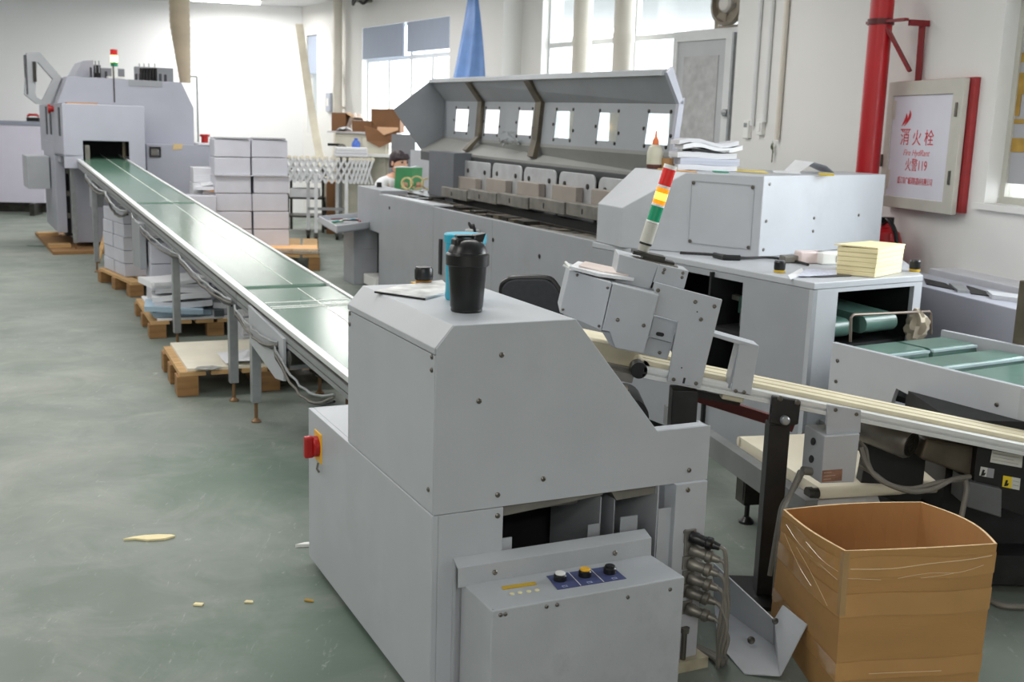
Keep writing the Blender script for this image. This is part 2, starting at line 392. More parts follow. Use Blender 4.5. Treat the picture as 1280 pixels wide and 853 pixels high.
# exhaust fan in the top corner of the window
ff = FW.at(-.30, .05, 2.29)
fan = thing('exhaust_fan', 'dusty beige round exhaust fan in the upper window corner', 'fan', ff)
dusty = M('dusty beige plastic', (150, 140, 126), .6, var=.12)
MB().lathe([(.16, 0), (.16, .05), (.135, .06), (.135, .0)], (0, -.02, 0), 28, (0, -1, 0)).build('fan_ring', dusty, fan)
MB().lathe([(.065, 0), (.065, .05), (.05, .07), (0, .075)], (0, -.02, 0), 20, (0, -1, 0)).build('motor_hub', M('pale hub', (214, 210, 204), .5), fan)
for k in range(5):
    a = k * 2 * math.pi / 5 + .4
    c, s_ = math.cos(a), math.sin(a)
    MB().hexa([(c * .05 - s_ * .02, -.03, s_ * .05 + c * .02), (c * .05 + s_ * .02, -.045, s_ * .05 - c * .02), (c * .13 - s_ * .05, -.03, s_ * .13 + c * .05), (c * .13 + s_ * .05, -.05, s_ * .13 - c * .05),
               (c * .05 - s_ * .02, -.034, s_ * .05 + c * .02), (c * .05 + s_ * .02, -.049, s_ * .05 - c * .02), (c * .13 - s_ * .05, -.034, s_ * .13 + c * .05), (c * .13 + s_ * .05, -.054, s_ * .13 - c * .05)]).build('fan_blade', dusty, fan)
MB().plate((-.18, .13, -.2, .3), [(-.14, .1, -.15, .26)], XZ, .0, .03).build('mounting_frame', dusty, fan)

# pipes on the far wall
def wall_pipe(px, r, label, name='wall_pipe', fr=FW, y=-.13, mat=pipec, z0=0, z1=CEIL, brackets=(.9, 2.05), py=60):
    x = fr.p(px, py, y=y).x
    t = thing(name, label, 'pipe', fr.at(x, y, 0))
    MB().cyl((0, 0, z0), (0, 0, z1), r, 24).build('pipe', mat, t)
    for z in brackets:
        MB().lathe([(r + .006, 0), (r + .006, .07), (r + .001, .07), (r + .001, 0)], (0, 0, z), 24).build('pipe_joint', mat, t)
    MB().box(-.02, .02, r - .01, -y - .0, 1.5, 1.53).build('wall_clip', mat, t)
    return t
wall_pipe(727, .083, 'thick cream drain pipe before the window, nearer the blue plastic sheet')
wall_pipe(779, .088, 'thick cream drain pipe with rust stain before the window, nearer the door')
wall_pipe(422, .058, 'cream pipe on the wall left of the window with blinds', y=-.10)
# thin conduits and switches on the near wall
def conduit(pxt, pxb, pyb, r, mat, label):
    a = NW.p(pxb, pyb, y=-r - .003)
    t = MB().cyl((0, 0, 0), (0, 0, CEIL - a.z), r, 10).build('cable_conduit', mat, None, NW.at(a.x, -r - .003, a.z))
    tag(t, label, 'conduit')
conduit(948, 940, 157, .016, frame_w, 'thin white conduit rising from the thermostat')
conduit(964, 955, 153, .016, frame_w, 'thin white conduit rising from the light switch')
conduit(979, 971, 175, .018, pipec, 'stained beige conduit right of the light switch')
def wallbox(px, py, w, h, name, label, cat, mat=white, y=-.03):
    a = NW.p(px, py, y=0)
    t = thing(name, label, cat, NW.at(a.x, 0, a.z))
    MB().box(-w / 2, w / 2, -.03, 0, -h / 2, h / 2).build('housing', mat, t, bevel=.004)
    return t
t = wallbox(936.5, 162, .085, .125, 'thermostat', 'small white thermostat with grey display on the wall', 'thermostat')
MB().box(-.028, .02, -.033, -.03, .015, .045).build('display', M('grey display', (120, 130, 128), .3), t)
t = wallbox(953.5, 159, .085, .11, 'light_switch', 'small white light switch right of the thermostat', 'switch')
MB().box(-.02, .02, -.036, -.03, -.03, .03).build('rocker', white, t, bevel=.003)
sp = NW.p(964.5, 203, y=-.02)
t = thing('dried_sprig', 'small green dried sprig stuck on the wall behind the paper stack', 'sprig', NW.at(sp.x, -.02, sp.z))
MB().tube([(0, 0, 0), (.004, 0, .06), (0, 0, .11)], .004, 6).build('stem', M('sprig stem', (110, 104, 80), .8), t)
lf = MB()
for k in range(7):
    a = k * .9; z = .05 + .009 * k
    lf.face([(0, 0, z), (.03 * math.cos(a), -.004, z + .02), (.008 * math.cos(a), -.006, z + .045), (-.006, 0, z + .02)])
lf.build('leaves', M('sprig leaf', (98, 116, 84), .8, var=.2), t)

# red fire main with bracket
rx = NW.p(1094, 105, y=-.17)
t = thing('fire_water_pipe', 'thick red vertical fire water pipe left of the hydrant cabinet', 'pipe', NW.at(rx.x, -.17, 0))
r = .062
MB().cyl((0, 0, 0), (0, 0, CEIL), r, 28).build('pipe', red, t)
zb = NW.p(1120, 28, y=-.1).z
bk = MB().bar((-.08, -.03, zb), (.2, .03, zb), .03, .014).bar((.04, .0, zb - .01), (.165, .10, zb - .26), .035, .016).bar((.19, .13, zb), (.175, .15, zb - .42), .03, .016)
bk.box(.185, .205, .05, .165, zb - .03, zb)
bk.build('bracket', M('dark red bracket', (132, 22, 28), .45), t)
MB().lathe([(r + .008, 0), (r + .008, .03)], (0, 0, zb - .015), 28).build('pipe_clamp', M('dark clamp', (90, 24, 26), .5), t)
for zz in (1.42, 1.05):
    MB().box(r - .05, r - .02, .11, .135, zz, zz + .10).build('wall_pad', M('pale cement pad', (206, 200, 190), .85), t)

# ------------------------------------------------ hydrant cabinet with its sign
q = [NW.p(*p, y=-.035) for p in ((1116, 103), (1212, 98), (1196, 268), (1105, 258))]
x0 = (q[0].x + q[3].x) / 2; x1 = (q[1].x + q[2].x) / 2
if x0 > x1: x0, x1 = x1, x0
z1 = (q[0].z + q[1].z) / 2; z0 = (q[2].z + q[3].z) / 2
hf = NW.at(x0, -.035, z0); w, h = x1 - x0, z1 - z0
hyd = thing('fire_hydrant_cabinet', 'white fire hydrant cabinet door with red Chinese lettering on the wall', 'cabinet', hf)
MB().box(.01, w + .035, .004, .034, .012, h + .004).build('cabinet_box', M('red cabinet side', (160, 44, 46), .5, var=.1, scale=20), hyd)
MB().plate((0, w, 0, h), [(.052, w - .085, .06, h - .075)], XZ, -.03, .0).build('door_frame', frame_g, hyd, bevel=.003)
MB().box(.05, w - .083, -.02, -.008, .058, h - .073).build('sign_panel', signw, hyd)
MB().box(-.005, .005, -.04, -.01, h * .32, h * .42).build('hinge', steel, hyd)
for zz in (.22, .72):
    MB().box(w - .05, w - .035, -.036, -.03, h * zz, h * zz + .07).build('latch', steel, hyd)
ix0, ix1, iz0, iz1 = .052, w - .085, .06, h - .075
def sign(s, size, fx, fz, sx, nm, sh=0., mat=inkr):
    cx = ix0 + (ix1 - ix0) * fx; cz = iz0 + (iz1 - iz0) * fz
    text(s, size, mat, hyd, nm, lambda X, Y, Z: (cx + X, -.0205 - Z, cz + Y), sx, shear=sh)
IH = iz1 - iz0; IW = ix1 - ix0
sign('消 火 栓', IH * .165, .46, .53, .98, 'sign_lettering')
sign('Fire HydRant', IH * .085, .47, .415, .98, 'sign_lettering', .3, M('pale red ink', (214, 110, 116), .6))
sign('火警119', IH * .135, .49, .275, .80, 'sign_lettering')
sign('盛江市广城消防器材有限公司', IH * .075, .49, .14, .62, 'sign_lettering')
fl = MB()                                   # twin flame emblem
cx = ix0 + IW * .25; cz = iz0 + IH * .70
for dx, s_ in ((-.014, .8), (.014, 1.)):
    L_ = []
    for k in range(9):
        t_ = k / 8; L_.append((cx + dx + s_ * (-.030 + .048 * math.sin(t_ * 2.0)), cz + s_ * .085 * t_))
    for k in range(8):
        t_ = k / 8; ww = lambda t: .013 * math.sin(math.pi * min(1, t * .92 + .04))
        (xa, za), (xb, zb_) = L_[k], L_[k + 1]
        fl.face([(xa - ww(t_), -.0212, za), (xa + ww(t_), -.0212, za), (xb + ww(t_ + .125), -.0212, zb_), (xb - ww(t_ + .125), -.0212, zb_)])
fl.box(cx - .045, cx + .05, -.0213, -.0208, cz - .02, cz - .014)
fl.build('flame_emblem', inkr, hyd)

# fire extinguisher low by the wall, mostly hidden
e = NW.p(1107, 297, y=-.14)
t = thing('fire_extinguisher', 'red fire extinguisher with black hose low by the right wall', 'extinguisher', NW.at(e.x, -.14, 0))
MB().lathe([(.0, 0), (.085, .005), (.09, .03), (.09, e.z - .03), (.07, e.z + .03), (.03, e.z + .055), (.03, e.z + .08), (0, e.z + .08)], (0, 0, 0), 24).build('cylinder', red, t)
MB().tube(wavy([(0, -.02, e.z + .07), (.06, -.03, e.z + .1), (.14, -.02, e.z), (.15, -.02, e.z - .25)]), .012).build('hose', black, t)
MB().box(-.02, .02, -.06, .03, e.z + .08, e.z + .11).build('valve_handle', black, t)

# ------------------------------------------------ hanging blue sheet, ceiling bits, leaning board
bx = FW.p(592, 60, y=-.2)
bf = FW.at(bx.x, -.20, 0)
rings = []
zt, zbm = FW.p(592, -6, y=-.16).z + .12, FW.p(590, 100, y=-.16).z - .12
for i in range(15):
    t_ = i / 14; z = zt + (zbm - zt) * t_
    R0 = .065 + .245 * t_
    rings.append([((R0 * math.cos(2 * math.pi * k / 48) * (1 + .05 * math.sin(k * 2 * math.pi * 5 / 48 + 1.1))) + .02 * math.sin(4 * t_),
                   R0 * .55 * math.sin(2 * math.pi * k / 48) * (1 + .16 * math.sin(k * 2 * math.pi * 7 / 48 + 2 * t_)), z) for k in range(48)])
o = MB().loft(rings, smooth=True).build('plastic_sheet', tarp, None, bf)
tag(o, 'crumpled blue plastic sheet hanging on the wall between the windows', 'sheet')

fx = FW.p(445, 2, y=-.18)
t = thing('junction_box', 'grey tangle of cables and clamp box high on the wall', 'junction box', FW.at(fx.x, -.1, fx.z))
MB().box(-.1, .1, -.06, .1, .0, .12).build('box', midm, t, bevel=.01)
MB().tube(wavy([(-.25, 0, .05), (-.15, -.05, -.02), (0, -.07, .03), (.15, -.05, -.03), (.24, 0, .06)]), .018).build('cable', cabled, t)
MB().tube(wavy([(-.2, 0, .1), (-.05, -.08, .06), (.1, -.08, .02), (.2, -.02, .02)]), .014).build('cable', alud, t)
t = wallbox(0, 0, .01, .01, 'wall_socket', 'small grey switch box on the wall by the cream pipe', 'switch box')
a = FW.p(413, 128, y=0); t.matrix_world = FW.at(a.x, 0, a.z).mat()
bpy.data.objects.remove(t.children[0])
MB().box(-.07, .07, -.04, 0, -.12, .12).build('housing', M('grey box', (178, 184, 198), .5), t, bevel=.004)
MB().box(-.03, .03, -.046, -.04, -.05, .05).build('cover_plate', white, t)

top = D(374, 30, 14.9); bot = G(405, 262, 0)
d_ = (G(402, 196, 0) if False else D(403, 196, 13.9))
dirv = (d_ - top); bot = top + dirv * ((0 - top.z) / dirv.z)
o = MB()
n = 8; rr = []
for i in range(n + 1):
    t_ = i / n; P = top.lerp(bot, t_); b_ = .035 * math.sin(math.pi * t_)
    rr.append([P + Vector((a - b_, c, 0)) for a, c in ((-.048, -.02), (.048, -.02), (.048, .02), (-.048, .02))])
o = o.loft(rr).build('leaning_board', beige, None, W)
tag(o, 'long bent beige board leaning in the far corner', 'board')

# low white partition by the back wall, on feet
a = BW.l(D(52, 157, 14.6)); a2 = BW.l(D(-8, 153, 14.6))
pf = BW.at(a.x, a.y, 0)
t = thing('partition_panel', 'low pale lilac partition panel with grey top rail by the back wall', 'partition', pf)
pz = a.z
lp = M('lilac white panel', (206, 202, 218), .6, var=.02)
MB().box(-2.2, 0, -.02, .02, .16, pz).build('panel', lp, t)
MB().box(-2.22, .02, -.035, .035, pz, pz + .05).build('top_rail', M('grey rail', (140, 146, 160), .5), t)
for x in (-.12, -.75, -1.4, -2.05):
    MB().box(x - .03, x + .03, -.2, .2, 0, .16).build('foot', darkm, t)
MB().box(-2.2, 0, .15, .2, .02, .15).build('floor_duct', darkm, t)
lab = D(47, 149, 14.3)
t = thing('desk_phone', 'small black telephone on the partition rail by the far machine', 'phone', pf.at(-.1, 0, pz + .05))
MB().box(-.08, .08, -.03, .03, 0, .05).build('phone_body', black, t, bevel=.006)
MB().tube([(-.07, 0, .06), (-.05, 0, .085), (.05, 0, .085), (.07, 0, .06)], .016).build('handset', redk, t)

# ceiling light at the back
p0, p1 = G(236, -1, 2.83), G(328, 4, 2.83)
v = (p1 - p0); lf_ = Fr((p0 + p1) / 2, math.atan2(v.y, v.x)); half = v.length / 2
t = thing('fluorescent_light', 'lit white fluorescent batten on the ceiling near the back wall', 'ceiling light', lf_)
MB().box(-half, half, -.05, .05, .02, .055).build('light_housing', white, t)
MB().cyl((-half + .03, 0, -.0), (half - .03, 0, -.0), .02, 14).build('light_tube', tubee, t)

# ------------------------------------------------ light
wd = bpy.data.worlds.new('daylight'); sc.world = wd; wd.use_nodes = True
bg = wd.node_tree.nodes['Background']; bg.inputs['Color'].default_value = (.93, .96, 1, 1); bg.inputs['Strength'].default_value = 3.5
def area(x, y, z, sx, sy, p, rot=(0, 0, 0), col=(1, .98, .95)):
    l = bpy.data.lights.new('ceiling_and_fill_lamp', 'AREA'); l.shape = 'RECTANGLE'; l.size = sx; l.size_y = sy; l.energy = p; l.color = col
    o = bpy.data.objects.new('ceiling_and_fill_lamp', l); COL.objects.link(o); o.location = (x, y, z); o.rotation_euler = rot; return o
for (x, y, p) in ((-5.4, 12.6, 60), (-5.8, 8.6, 50), (-3.0, 9.0, 62), (-.4, 7.0, 40), (-3.4, 5.0, 60), (-.3, 3.6, 36), (-2.8, 1.0, 40), (.9, -2.4, 100), (-1.8, -2.6, 50), (-5.8, 2.0, 36)):  # the pair behind the camera is added fill for the front faces
    area(x, y, CEIL - .06, 2.4, .5, p, (0, 0, .45))
for (x, y, p) in ((-3.9, 14.8, 46), (-1.75, 11.4, 24)):
    area(x, y, CEIL - .09, 1.5, .14, p, (0, 0, .25 if y > 14 else -1.15))
# daylight through each window, as an opening-sized lamp just outside
def portal(fr, rect, p):
    u0, u1, z0, z1 = rect
    l = bpy.data.lights.new('window_daylight', 'AREA'); l.shape = 'RECTANGLE'; l.size = u1 - u0; l.size_y = z1 - z0; l.energy = p; l.color = (.94, .97, 1)
    o = bpy.data.objects.new('window_daylight', l); COL.objects.link(o)
    c = fr.w(((u0 + u1) / 2, .30, (z0 + z1) / 2))
    o.matrix_world = Matrix.Translation(c) @ (fr.M @ Matrix.Rotation(math.pi / 2, 3, 'X').inverted() if False else fr.M @ Matrix.Rotation(-math.pi / 2, 3, 'X')).to_4x4()
    return o
portal(FW, H1, 40); portal(FW, H2, 40); portal(NW, (H3[0] + .65, H3[1], H3[2], H3[3]), 75)
sc.view_settings.view_transform = 'Standard'; sc.view_settings.look = 'None'; sc.view_settings.exposure = 0
# ================================================================== NEAR MACHINE
FM = Fr((-.1563, 2.2262, 0), .4547)
wd_, dl_, du_, hl, hD, hF, cw, xI, xJ, hJ = .712, .980, .605, .4844, .8492, .8963, .0388, .3286, .5588, .6205
fm = thing('stacker_machine', 'light grey waist-high machine cabinet with chamfered hood and red rotary switch, nearest the camera', 'machine', FM)
T_ = .012
lo = MB()
lo.box(-.0025, T_, 0, dl_, .025, hl)                                   # left side
lo.box(T_, .166, 0, T_, .025, hl)                                 # front left panel
lo.box(.622, wd_, 0, .05, .012, hl - .002)                        # right post
lo.box(wd_ - T_, wd_, .05, dl_, .025, hl)
lo.box(T_, wd_ - T_, dl_ - T_, dl_, .025, hl)
lo.box(T_, wd_ - T_, du_, dl_ - T_, hl - .01, hl)                 # rear ledge
lo.box(T_, wd_ - T_, T_, dl_ - T_, .03, .05)
lo.build('lower_cabinet', paint, fm, bevel=.002)
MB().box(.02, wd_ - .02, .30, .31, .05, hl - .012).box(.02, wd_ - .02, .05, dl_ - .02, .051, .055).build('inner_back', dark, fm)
# brackets and slides visible in the opening
MB().prism([(.166, .02, .482), (.43, .02, .482), (.43, .02, .474), (.166, .02, .455)], (0, .20, 0)).box(.166, .41, .10, .12, .43, .44).build('slide_rail', midm, fm)
MB().prism([(.455, .03, .482), (.60, .03, .482), (.585, .03, .456), (.475, .03, .452)], (0, .16, 0)).build('slide_rail', midm, fm)
MB().box(.425, .428, .02, .26, .25, .47).box(.395, .428, .02, .023, .25, .405).build('inner_bracket', paintd, fm)
MB().box(.475, .478, .04, .26, .25, .455).box(.478, .525, .012, .016, .25, .415).build('inner_bracket', paintd, fm)
MB().box(.166, .196, .014, .018, .20, .405).build('inner_bracket', paint, fm)
MB().box(.586, .624, .016, .02, .1, .42).box(.583, .587, .02, .26, .1, .478).build('inner_bracket', paint, fm)
# hood
hb = MB()
hb.prism([(0, .006, hl + .0015), (0, .006, hD - .016), (xI + .012, .006, hD - .016), (xJ - .004, .006, hJ), (xJ - .004, .006, hl + .0015)], (0, du_ - .006, 0))
hb.build('hood_body', paint, fm, bevel=.0015)
tcp = [(-.0015, -.0015, hD - .0135), (-.0015, -.0015, hD), (cw, -.0015, hF), (xI, -.0015, hF), (xI + .0122, -.0015, hD - .0135 + .0)]
xr = xI + (xJ - xI) * (hF - (hD - .0135)) / (hF - hJ)
tcp[-1] = (xr, -.0015, hD - .0135)
MB().prism([(p[0], .0055, p[2]) for p in tcp], (0, du_ - .0055, 0)).build('top_cover', paint, fm, bevel=.0015)
MB().prism([(.0, 0, hl + .0015), (0, 0, hD), (cw, 0, hF), (xI, 0, hF), (xJ, 0, hJ), (wd_ - .002, 0, hJ), (wd_ - .002, 0, hl + .0015)], (0, .0035, 0)).box(xJ, wd_ - .002, .006, .038, hJ - .006, hJ).box(wd_ - .008, wd_ - .002, .006, .05, hl + .0015, hJ).build('front_plate', paint, fm, bevel=.0012)
MB().box(.006, xI + .01, .008, du_ - .01, hD - .017, hD - .013).build('hood_seam', dark, fm)
for (px, py) in ((626, 442), (544, 609)):
    pass
for p in ((.10, .73), (.262, .538), (.655, .515), (.152, .466), (.655, .466), (.655, .36)):
    screw(fm, (p[0], 0, p[1]))
a = FM.p(627, 444, y=0); screw(fm, (a.x, 0, a.z)); a = FM.p(622, 619, y=0); screw(fm, (a.x, 0, a.z))
for yy, zz in ((.022, .828), (.022, .80), (.588, .828), (.588, .80), (.03, .535)):
    screw(fm, (0, yy, zz), (-1, 0, 0), .0055)
# rotary main switch
sw = MB().box(-.006, 0, .838, .908, .352, .44).build('switch_plate', yellow, fm, bevel=.004)
MB().lathe([(.03, 0), (.03, .012), (.026, .016), (0, .016)], (-.006, .873, .398), 24, (-1, 0, 0)).build('switch_collar', redk, sw)
MB().box(-.045, -.018, .862, .884, .366, .430).build('switch_knob', redk, sw, bevel=.006)
MB().tube([(-.008, .86, .352), (-.012, .858, .335), (-.006, .856, .325)], .003, 6).build('padlock_pin', steel, sw)
# emergency push button on top
kb = FM.p(529.5, 355, z=hF)
pb = MB().box(-.026 + kb.x, kb.x + .026, kb.y - .026, kb.y + .026, hF, hF + .003).build('button_plate', yellow, fm)
MB().lathe([(.021, .003), (.021, .010), (.019, .012), (.019, .0125)], (kb.x, kb.y, hF), 24).build('button_collar', M('amber collar', (150, 104, 30), .5), pb)
MB().lathe([(.0235, .012), (.0245, .02), (.0245, .037), (.021, .045), (.012, .047), (0, .047)], (kb.x, kb.y, hF), 28).build('push_button', black, pb)
# beige base block under the right post
MB().box(.60, .735, -.02, .12, .0, .028).build('base_block', M('worn cream block', (176, 168, 144), .75, var=.2, scale=14), fm)
MB().cyl((.668, -.006, .028), (.668, -.006, .10), .007, 10).lathe([(.013, .1), (.013, .112)], (.668, -.006, 0), 6, smooth=False).build('levelling_bolt', steel, fm)
# cable connectors down the right post
conz = [FM.p(868, y, y=-.03).z for y in (676, 692, 709, 727, 744, 765)]
cm = M('worn connector metal', (122, 118, 110), .4, .55, var=.25, scale=30)
ends = []
for i, z in enumerate(conz):
    x = .668 + (i % 2) * .002
    c = MB().box(x - .017, x + .017, -.006, 0, z - .016, z + .018).build('connector', midm, fm, bevel=.002)
    MB().lathe([(.0135, .0), (.0155, .004), (.0155, .018), (.0135, .022), (.0135, .04), (.0165, .042), (.0165, .054), (.011, .058), (.008, .075), (.0, .075)], (x, -.004, z), 18, (.62, -.75, -.18)).build('plug', cm if i else black, c)
    e = Vector((x, -.004, z)) + Vector((.62, -.75, -.18)).normalized() * .072
    ends.append(e)
for i, e in enumerate(ends):
    dz = e.z
    pth = wavy([e, e + Vector((.011, -.012, -.012)), (e.x + .016 + .004 * (i % 3), e.y - .016 - .005 * (i // 2), dz * .72), (e.x + .010 + .006 * (i % 3), e.y - .010 - .005 * (i // 2), dz * .30 + .02), (e.x + .022 + .008 * (i % 3), e.y + .0, .022 + .004 * i), (e.x + .05 + .012 * (i % 3), e.y + .06, .010), (e.x + .02, e.y + .24, .010)])
    MB().tube(pth, .0055, 7).build('cable', cable, fm)

# ------------------------------------------------ control box hung on the front
CX0, CX1, CY, CZ = .063, .538, -.172, .331
cb = MB().box(CX0, CX1, CY, -.012, -.0 + .03, CZ).build('control_box', paint2, fm, bevel=.003)
MB().prism([(CX0 - .016, 0, .384), (CX0 - .016, -.032, .372), (CX0 - .016, -.034, CZ - .004), (CX0 - .016, -.031, CZ - .004), (CX0 - .016, -.029, .368), (CX0 - .016, 0, .379)], (CX1 - CX0 + .016, 0, 0)).build('hanging_bracket', paint2, cb, bevel=.001)
MB().box(CX0 - .016, CX0 - .012, -.012, 0, .03, .379).build('side_flange', paint2, cb)
MB().box(CX0 + .003, CX0 + .006, CY + .004, CY + .006, .03, CZ).build('panel_seam', dark, cb)
for xx in (CX0 + .07, CX0 + .375):
    screw(cb, (xx, -.034, .35), (0, -1, .3), .006)
for xx in (.083, .094, .19, .215, .39, .50):
    screw(cb, (xx, CY, CZ - .012 - (.012 if xx in (.39, .5) else 0)), (0, -1, 0), .0045)
CPf = FM.at(0, 0, 0)
def cp(px, py, z=CZ): return FM.p(px, py, z=z)
q = [cp(*v) for v in ((683, 721), (764, 708), (783, 724), (697, 738))]
MB().prism([(v.x, v.y, CZ + .0002) for v in q], (0, 0, .0012)).build('button_label', navy, cb)
for k in (1, 2):
    a_ = q[0].lerp(q[1], k / 3); b_ = q[3].lerp(q[2], k / 3)
    MB().bar((a_.x, a_.y, CZ + .0018), (b_.x, b_.y, CZ + .0018), .0012, .0008).build('label_line', white, cb)
for (px, py), mm in (((700, 726), white), ((731, 721), yellow), ((762, 717), black)):
    c = cp(px, py)
    kn = MB().lathe([(.0145, .001), (.0145, .013), (.012, .0155), (0, .0155)], (c.x, c.y, CZ), 24).build('knob_ring', black, cb)
    MB().lathe([(.0115, .0155), (.0115, .0185), (.010, .0195), (0, .0195)], (c.x, c.y, CZ), 24).build('knob_cap', mm, kn) if False else None
    MB().lathe([(.0115, .0157), (.0115, .0185), (.010, .0195), (0, .0195)], (c.x, c.y, CZ), 24).build('knob_cap', mm, cb)
for (px, py) in ((706, 734), (737, 729), (768, 724)):
    c = cp(px, py); MB().plate((c.x - .006, c.x + .006, c.y - .004, c.y + .004), [(c.x - .0045, c.x + .0045, c.y - .0026, c.y + .0026)], XY, CZ + .0012, CZ + .0018).build('label_mark', M('pale print', (170, 176, 206), .6), cb)
q = [cp(*v) for v in ((627, 734), (668, 728), (671, 731.5), (629, 738))]
MB().prism([(v.x, v.y, CZ + .0002) for v in q], (0, 0, .0012)).build('display', lcd, cb)
for (px, py) in ((640, 743), (650, 741.5), (661, 740), (671.5, 738.5)):
    c = cp(px, py); MB().lathe([(.0055, 0), (.0055, .0016), (.0045, .0022), (0, .0022)], (c.x, c.y, CZ), 16).build('panel_button', M('cream button', (222, 214, 170), .5) if 'cream button' not in MATS else MATS['cream button'], cb)

# ------------------------------------------------ things on its top
sf = FM.at(*FM.p(583, 389, z=hF))
t = thing('shaker_bottle', 'black plastic shaker bottle with flip spout standing on the near machine', 'bottle', sf)
MB().lathe([(0, 0), (.034, 0), (.036, .003), (.0355, .008), (.037, .012), (.0435, .108), (.0, .108)], (0, 0, 0), 40).build('bottle_body', black, t)
ld = MB().lathe([(.0475, .104), (.049, .106), (.049, .128), (.0465, .132), (.044, .133), (.040, .146), (.030, .158), (.018, .163), (0, .164)], (0, 0, 0), 40).build('lid', black, t)
for k in range(40):
    pass
MB().box(-.036, -.006, -.016, .016, .138, .165).build('spout', black, ld, bevel=.006, seg=3)
MB().hexa([(.004, -.012, .155), (.03, -.012, .150), (.004, .012, .155), (.03, .012, .150), (.012, -.012, .172), (.040, -.012, .177), (.012, .012, .172), (.040, .012, .177)]).box(-.03, .012, -.010, .010, .166, .172).build('flip_cap', black, ld, bevel=.003)
tf = FM.at(*FM.p(580, 374, z=hF))
t = thing('tumbler', 'turquoise plastic tumbler half hidden behind the black shaker', 'tumbler', tf)
MB().lathe([(0, 0), (.044, 0), (.046, .004), (.0455, .05), (.048, .142), (.046, .142), (.043, .06), (.042, .006), (0, .006)], (0, 0, 0), 40).build('tumbler_body', blue, t)
MB().lathe([(.0495, .136), (.051, .138), (.051, .155), (.049, .158), (.02, .16), (0, .16)], (0, 0, 0), 40).build('tumbler_lid', blue, t)

P = [FM.p(*v, z=hF + .001) for v in ((468, 366), (531, 375), (566, 366), (553, 352), (496, 359.5))]
c0 = sum(P, Vector()) / 5
mf = FM.at(c0.x, c0.y, hF + .0008)
t = thing('magazine', 'thin grey printed magazine lying open on the near machine', 'magazine', mf)
mgm = M('magazine print', (206, 206, 204), .45, var=.28, scale=18)
pts = [v - c0 for v in P]
MB().prism([(v.x, v.y, 0) for v in pts], (0, 0, .004)).build('pages', paper, t)
MB().prism([(v.x * .985, v.y * .985, .0042) for v in pts], (0, 0, .0008)).build('cover', mgm, t)
MB().bar((pts[0].x, pts[0].y - .002, .002), (pts[1].x, pts[1].y - .002, .002), .003, .004).build('spine', black, t)

# small scraps on the floor
def scrap(px, py, pts, mat, name, label, cat='scrap', h=.004):
    g = G(px, py, 0)
    o = MB().prism([(x, y, .001) for x, y in pts], (0, 0, h)).build(name, mat, None, Fr((g.x, g.y, 0)))
    tag(o, label, cat); return o
scrap(188, 673, [(-.075, -.03), (-.04, -.022), (0, -.03), (.05, -.016), (.075, .012), (.06, .02), (.02, .018), (-.02, .008), (-.05, -.008)], cream, 'paper_scrap', 'torn cream paper scrap lying alone on the green floor', h=.006)
scrap(248, 757, [(-.013, -.006), (.012, -.008), (.014, .006), (-.01, .008)], cream, 'paper_scrap', 'tiny cream paper crumb nearest the bottom of the green floor')
scrap(311, 754, [(-.012, -.004), (.013, -.004), (.01, .006), (-.008, .007)], cream, 'paper_scrap', 'tiny cream paper crumb between the grey machine and another crumb')
scrap(386, 752, [(-.012, -.003), (.014, -.008), (.012, .002), (-.01, .008)], gold, 'paper_scrap', 'tiny yellow paper crumb beside the near machine base')
scrap(382, 684, [(-.03, -.01), (.0, -.004), (.03, .0), (.03, .02), (-.005, .012)], white, 'paper_scrap', 'white paper sliver poking out from behind the near machine', h=.01)
scrap(1012, 606, [(-.10, -.05), (.06, -.09), (.10, .02), (-.04, .07)], paper, 'paper_sheet', 'white sheet of paper lying under the cream roller conveyor', 'paper')
scrap(45, 308, [(-.09, -.01), (.09, -.03), (.1, .01), (-.08, .02)], M('dark green scrap', (60, 92, 84), .6), 'plastic_scrap', 'dark green plastic strip on the floor before the far machine')

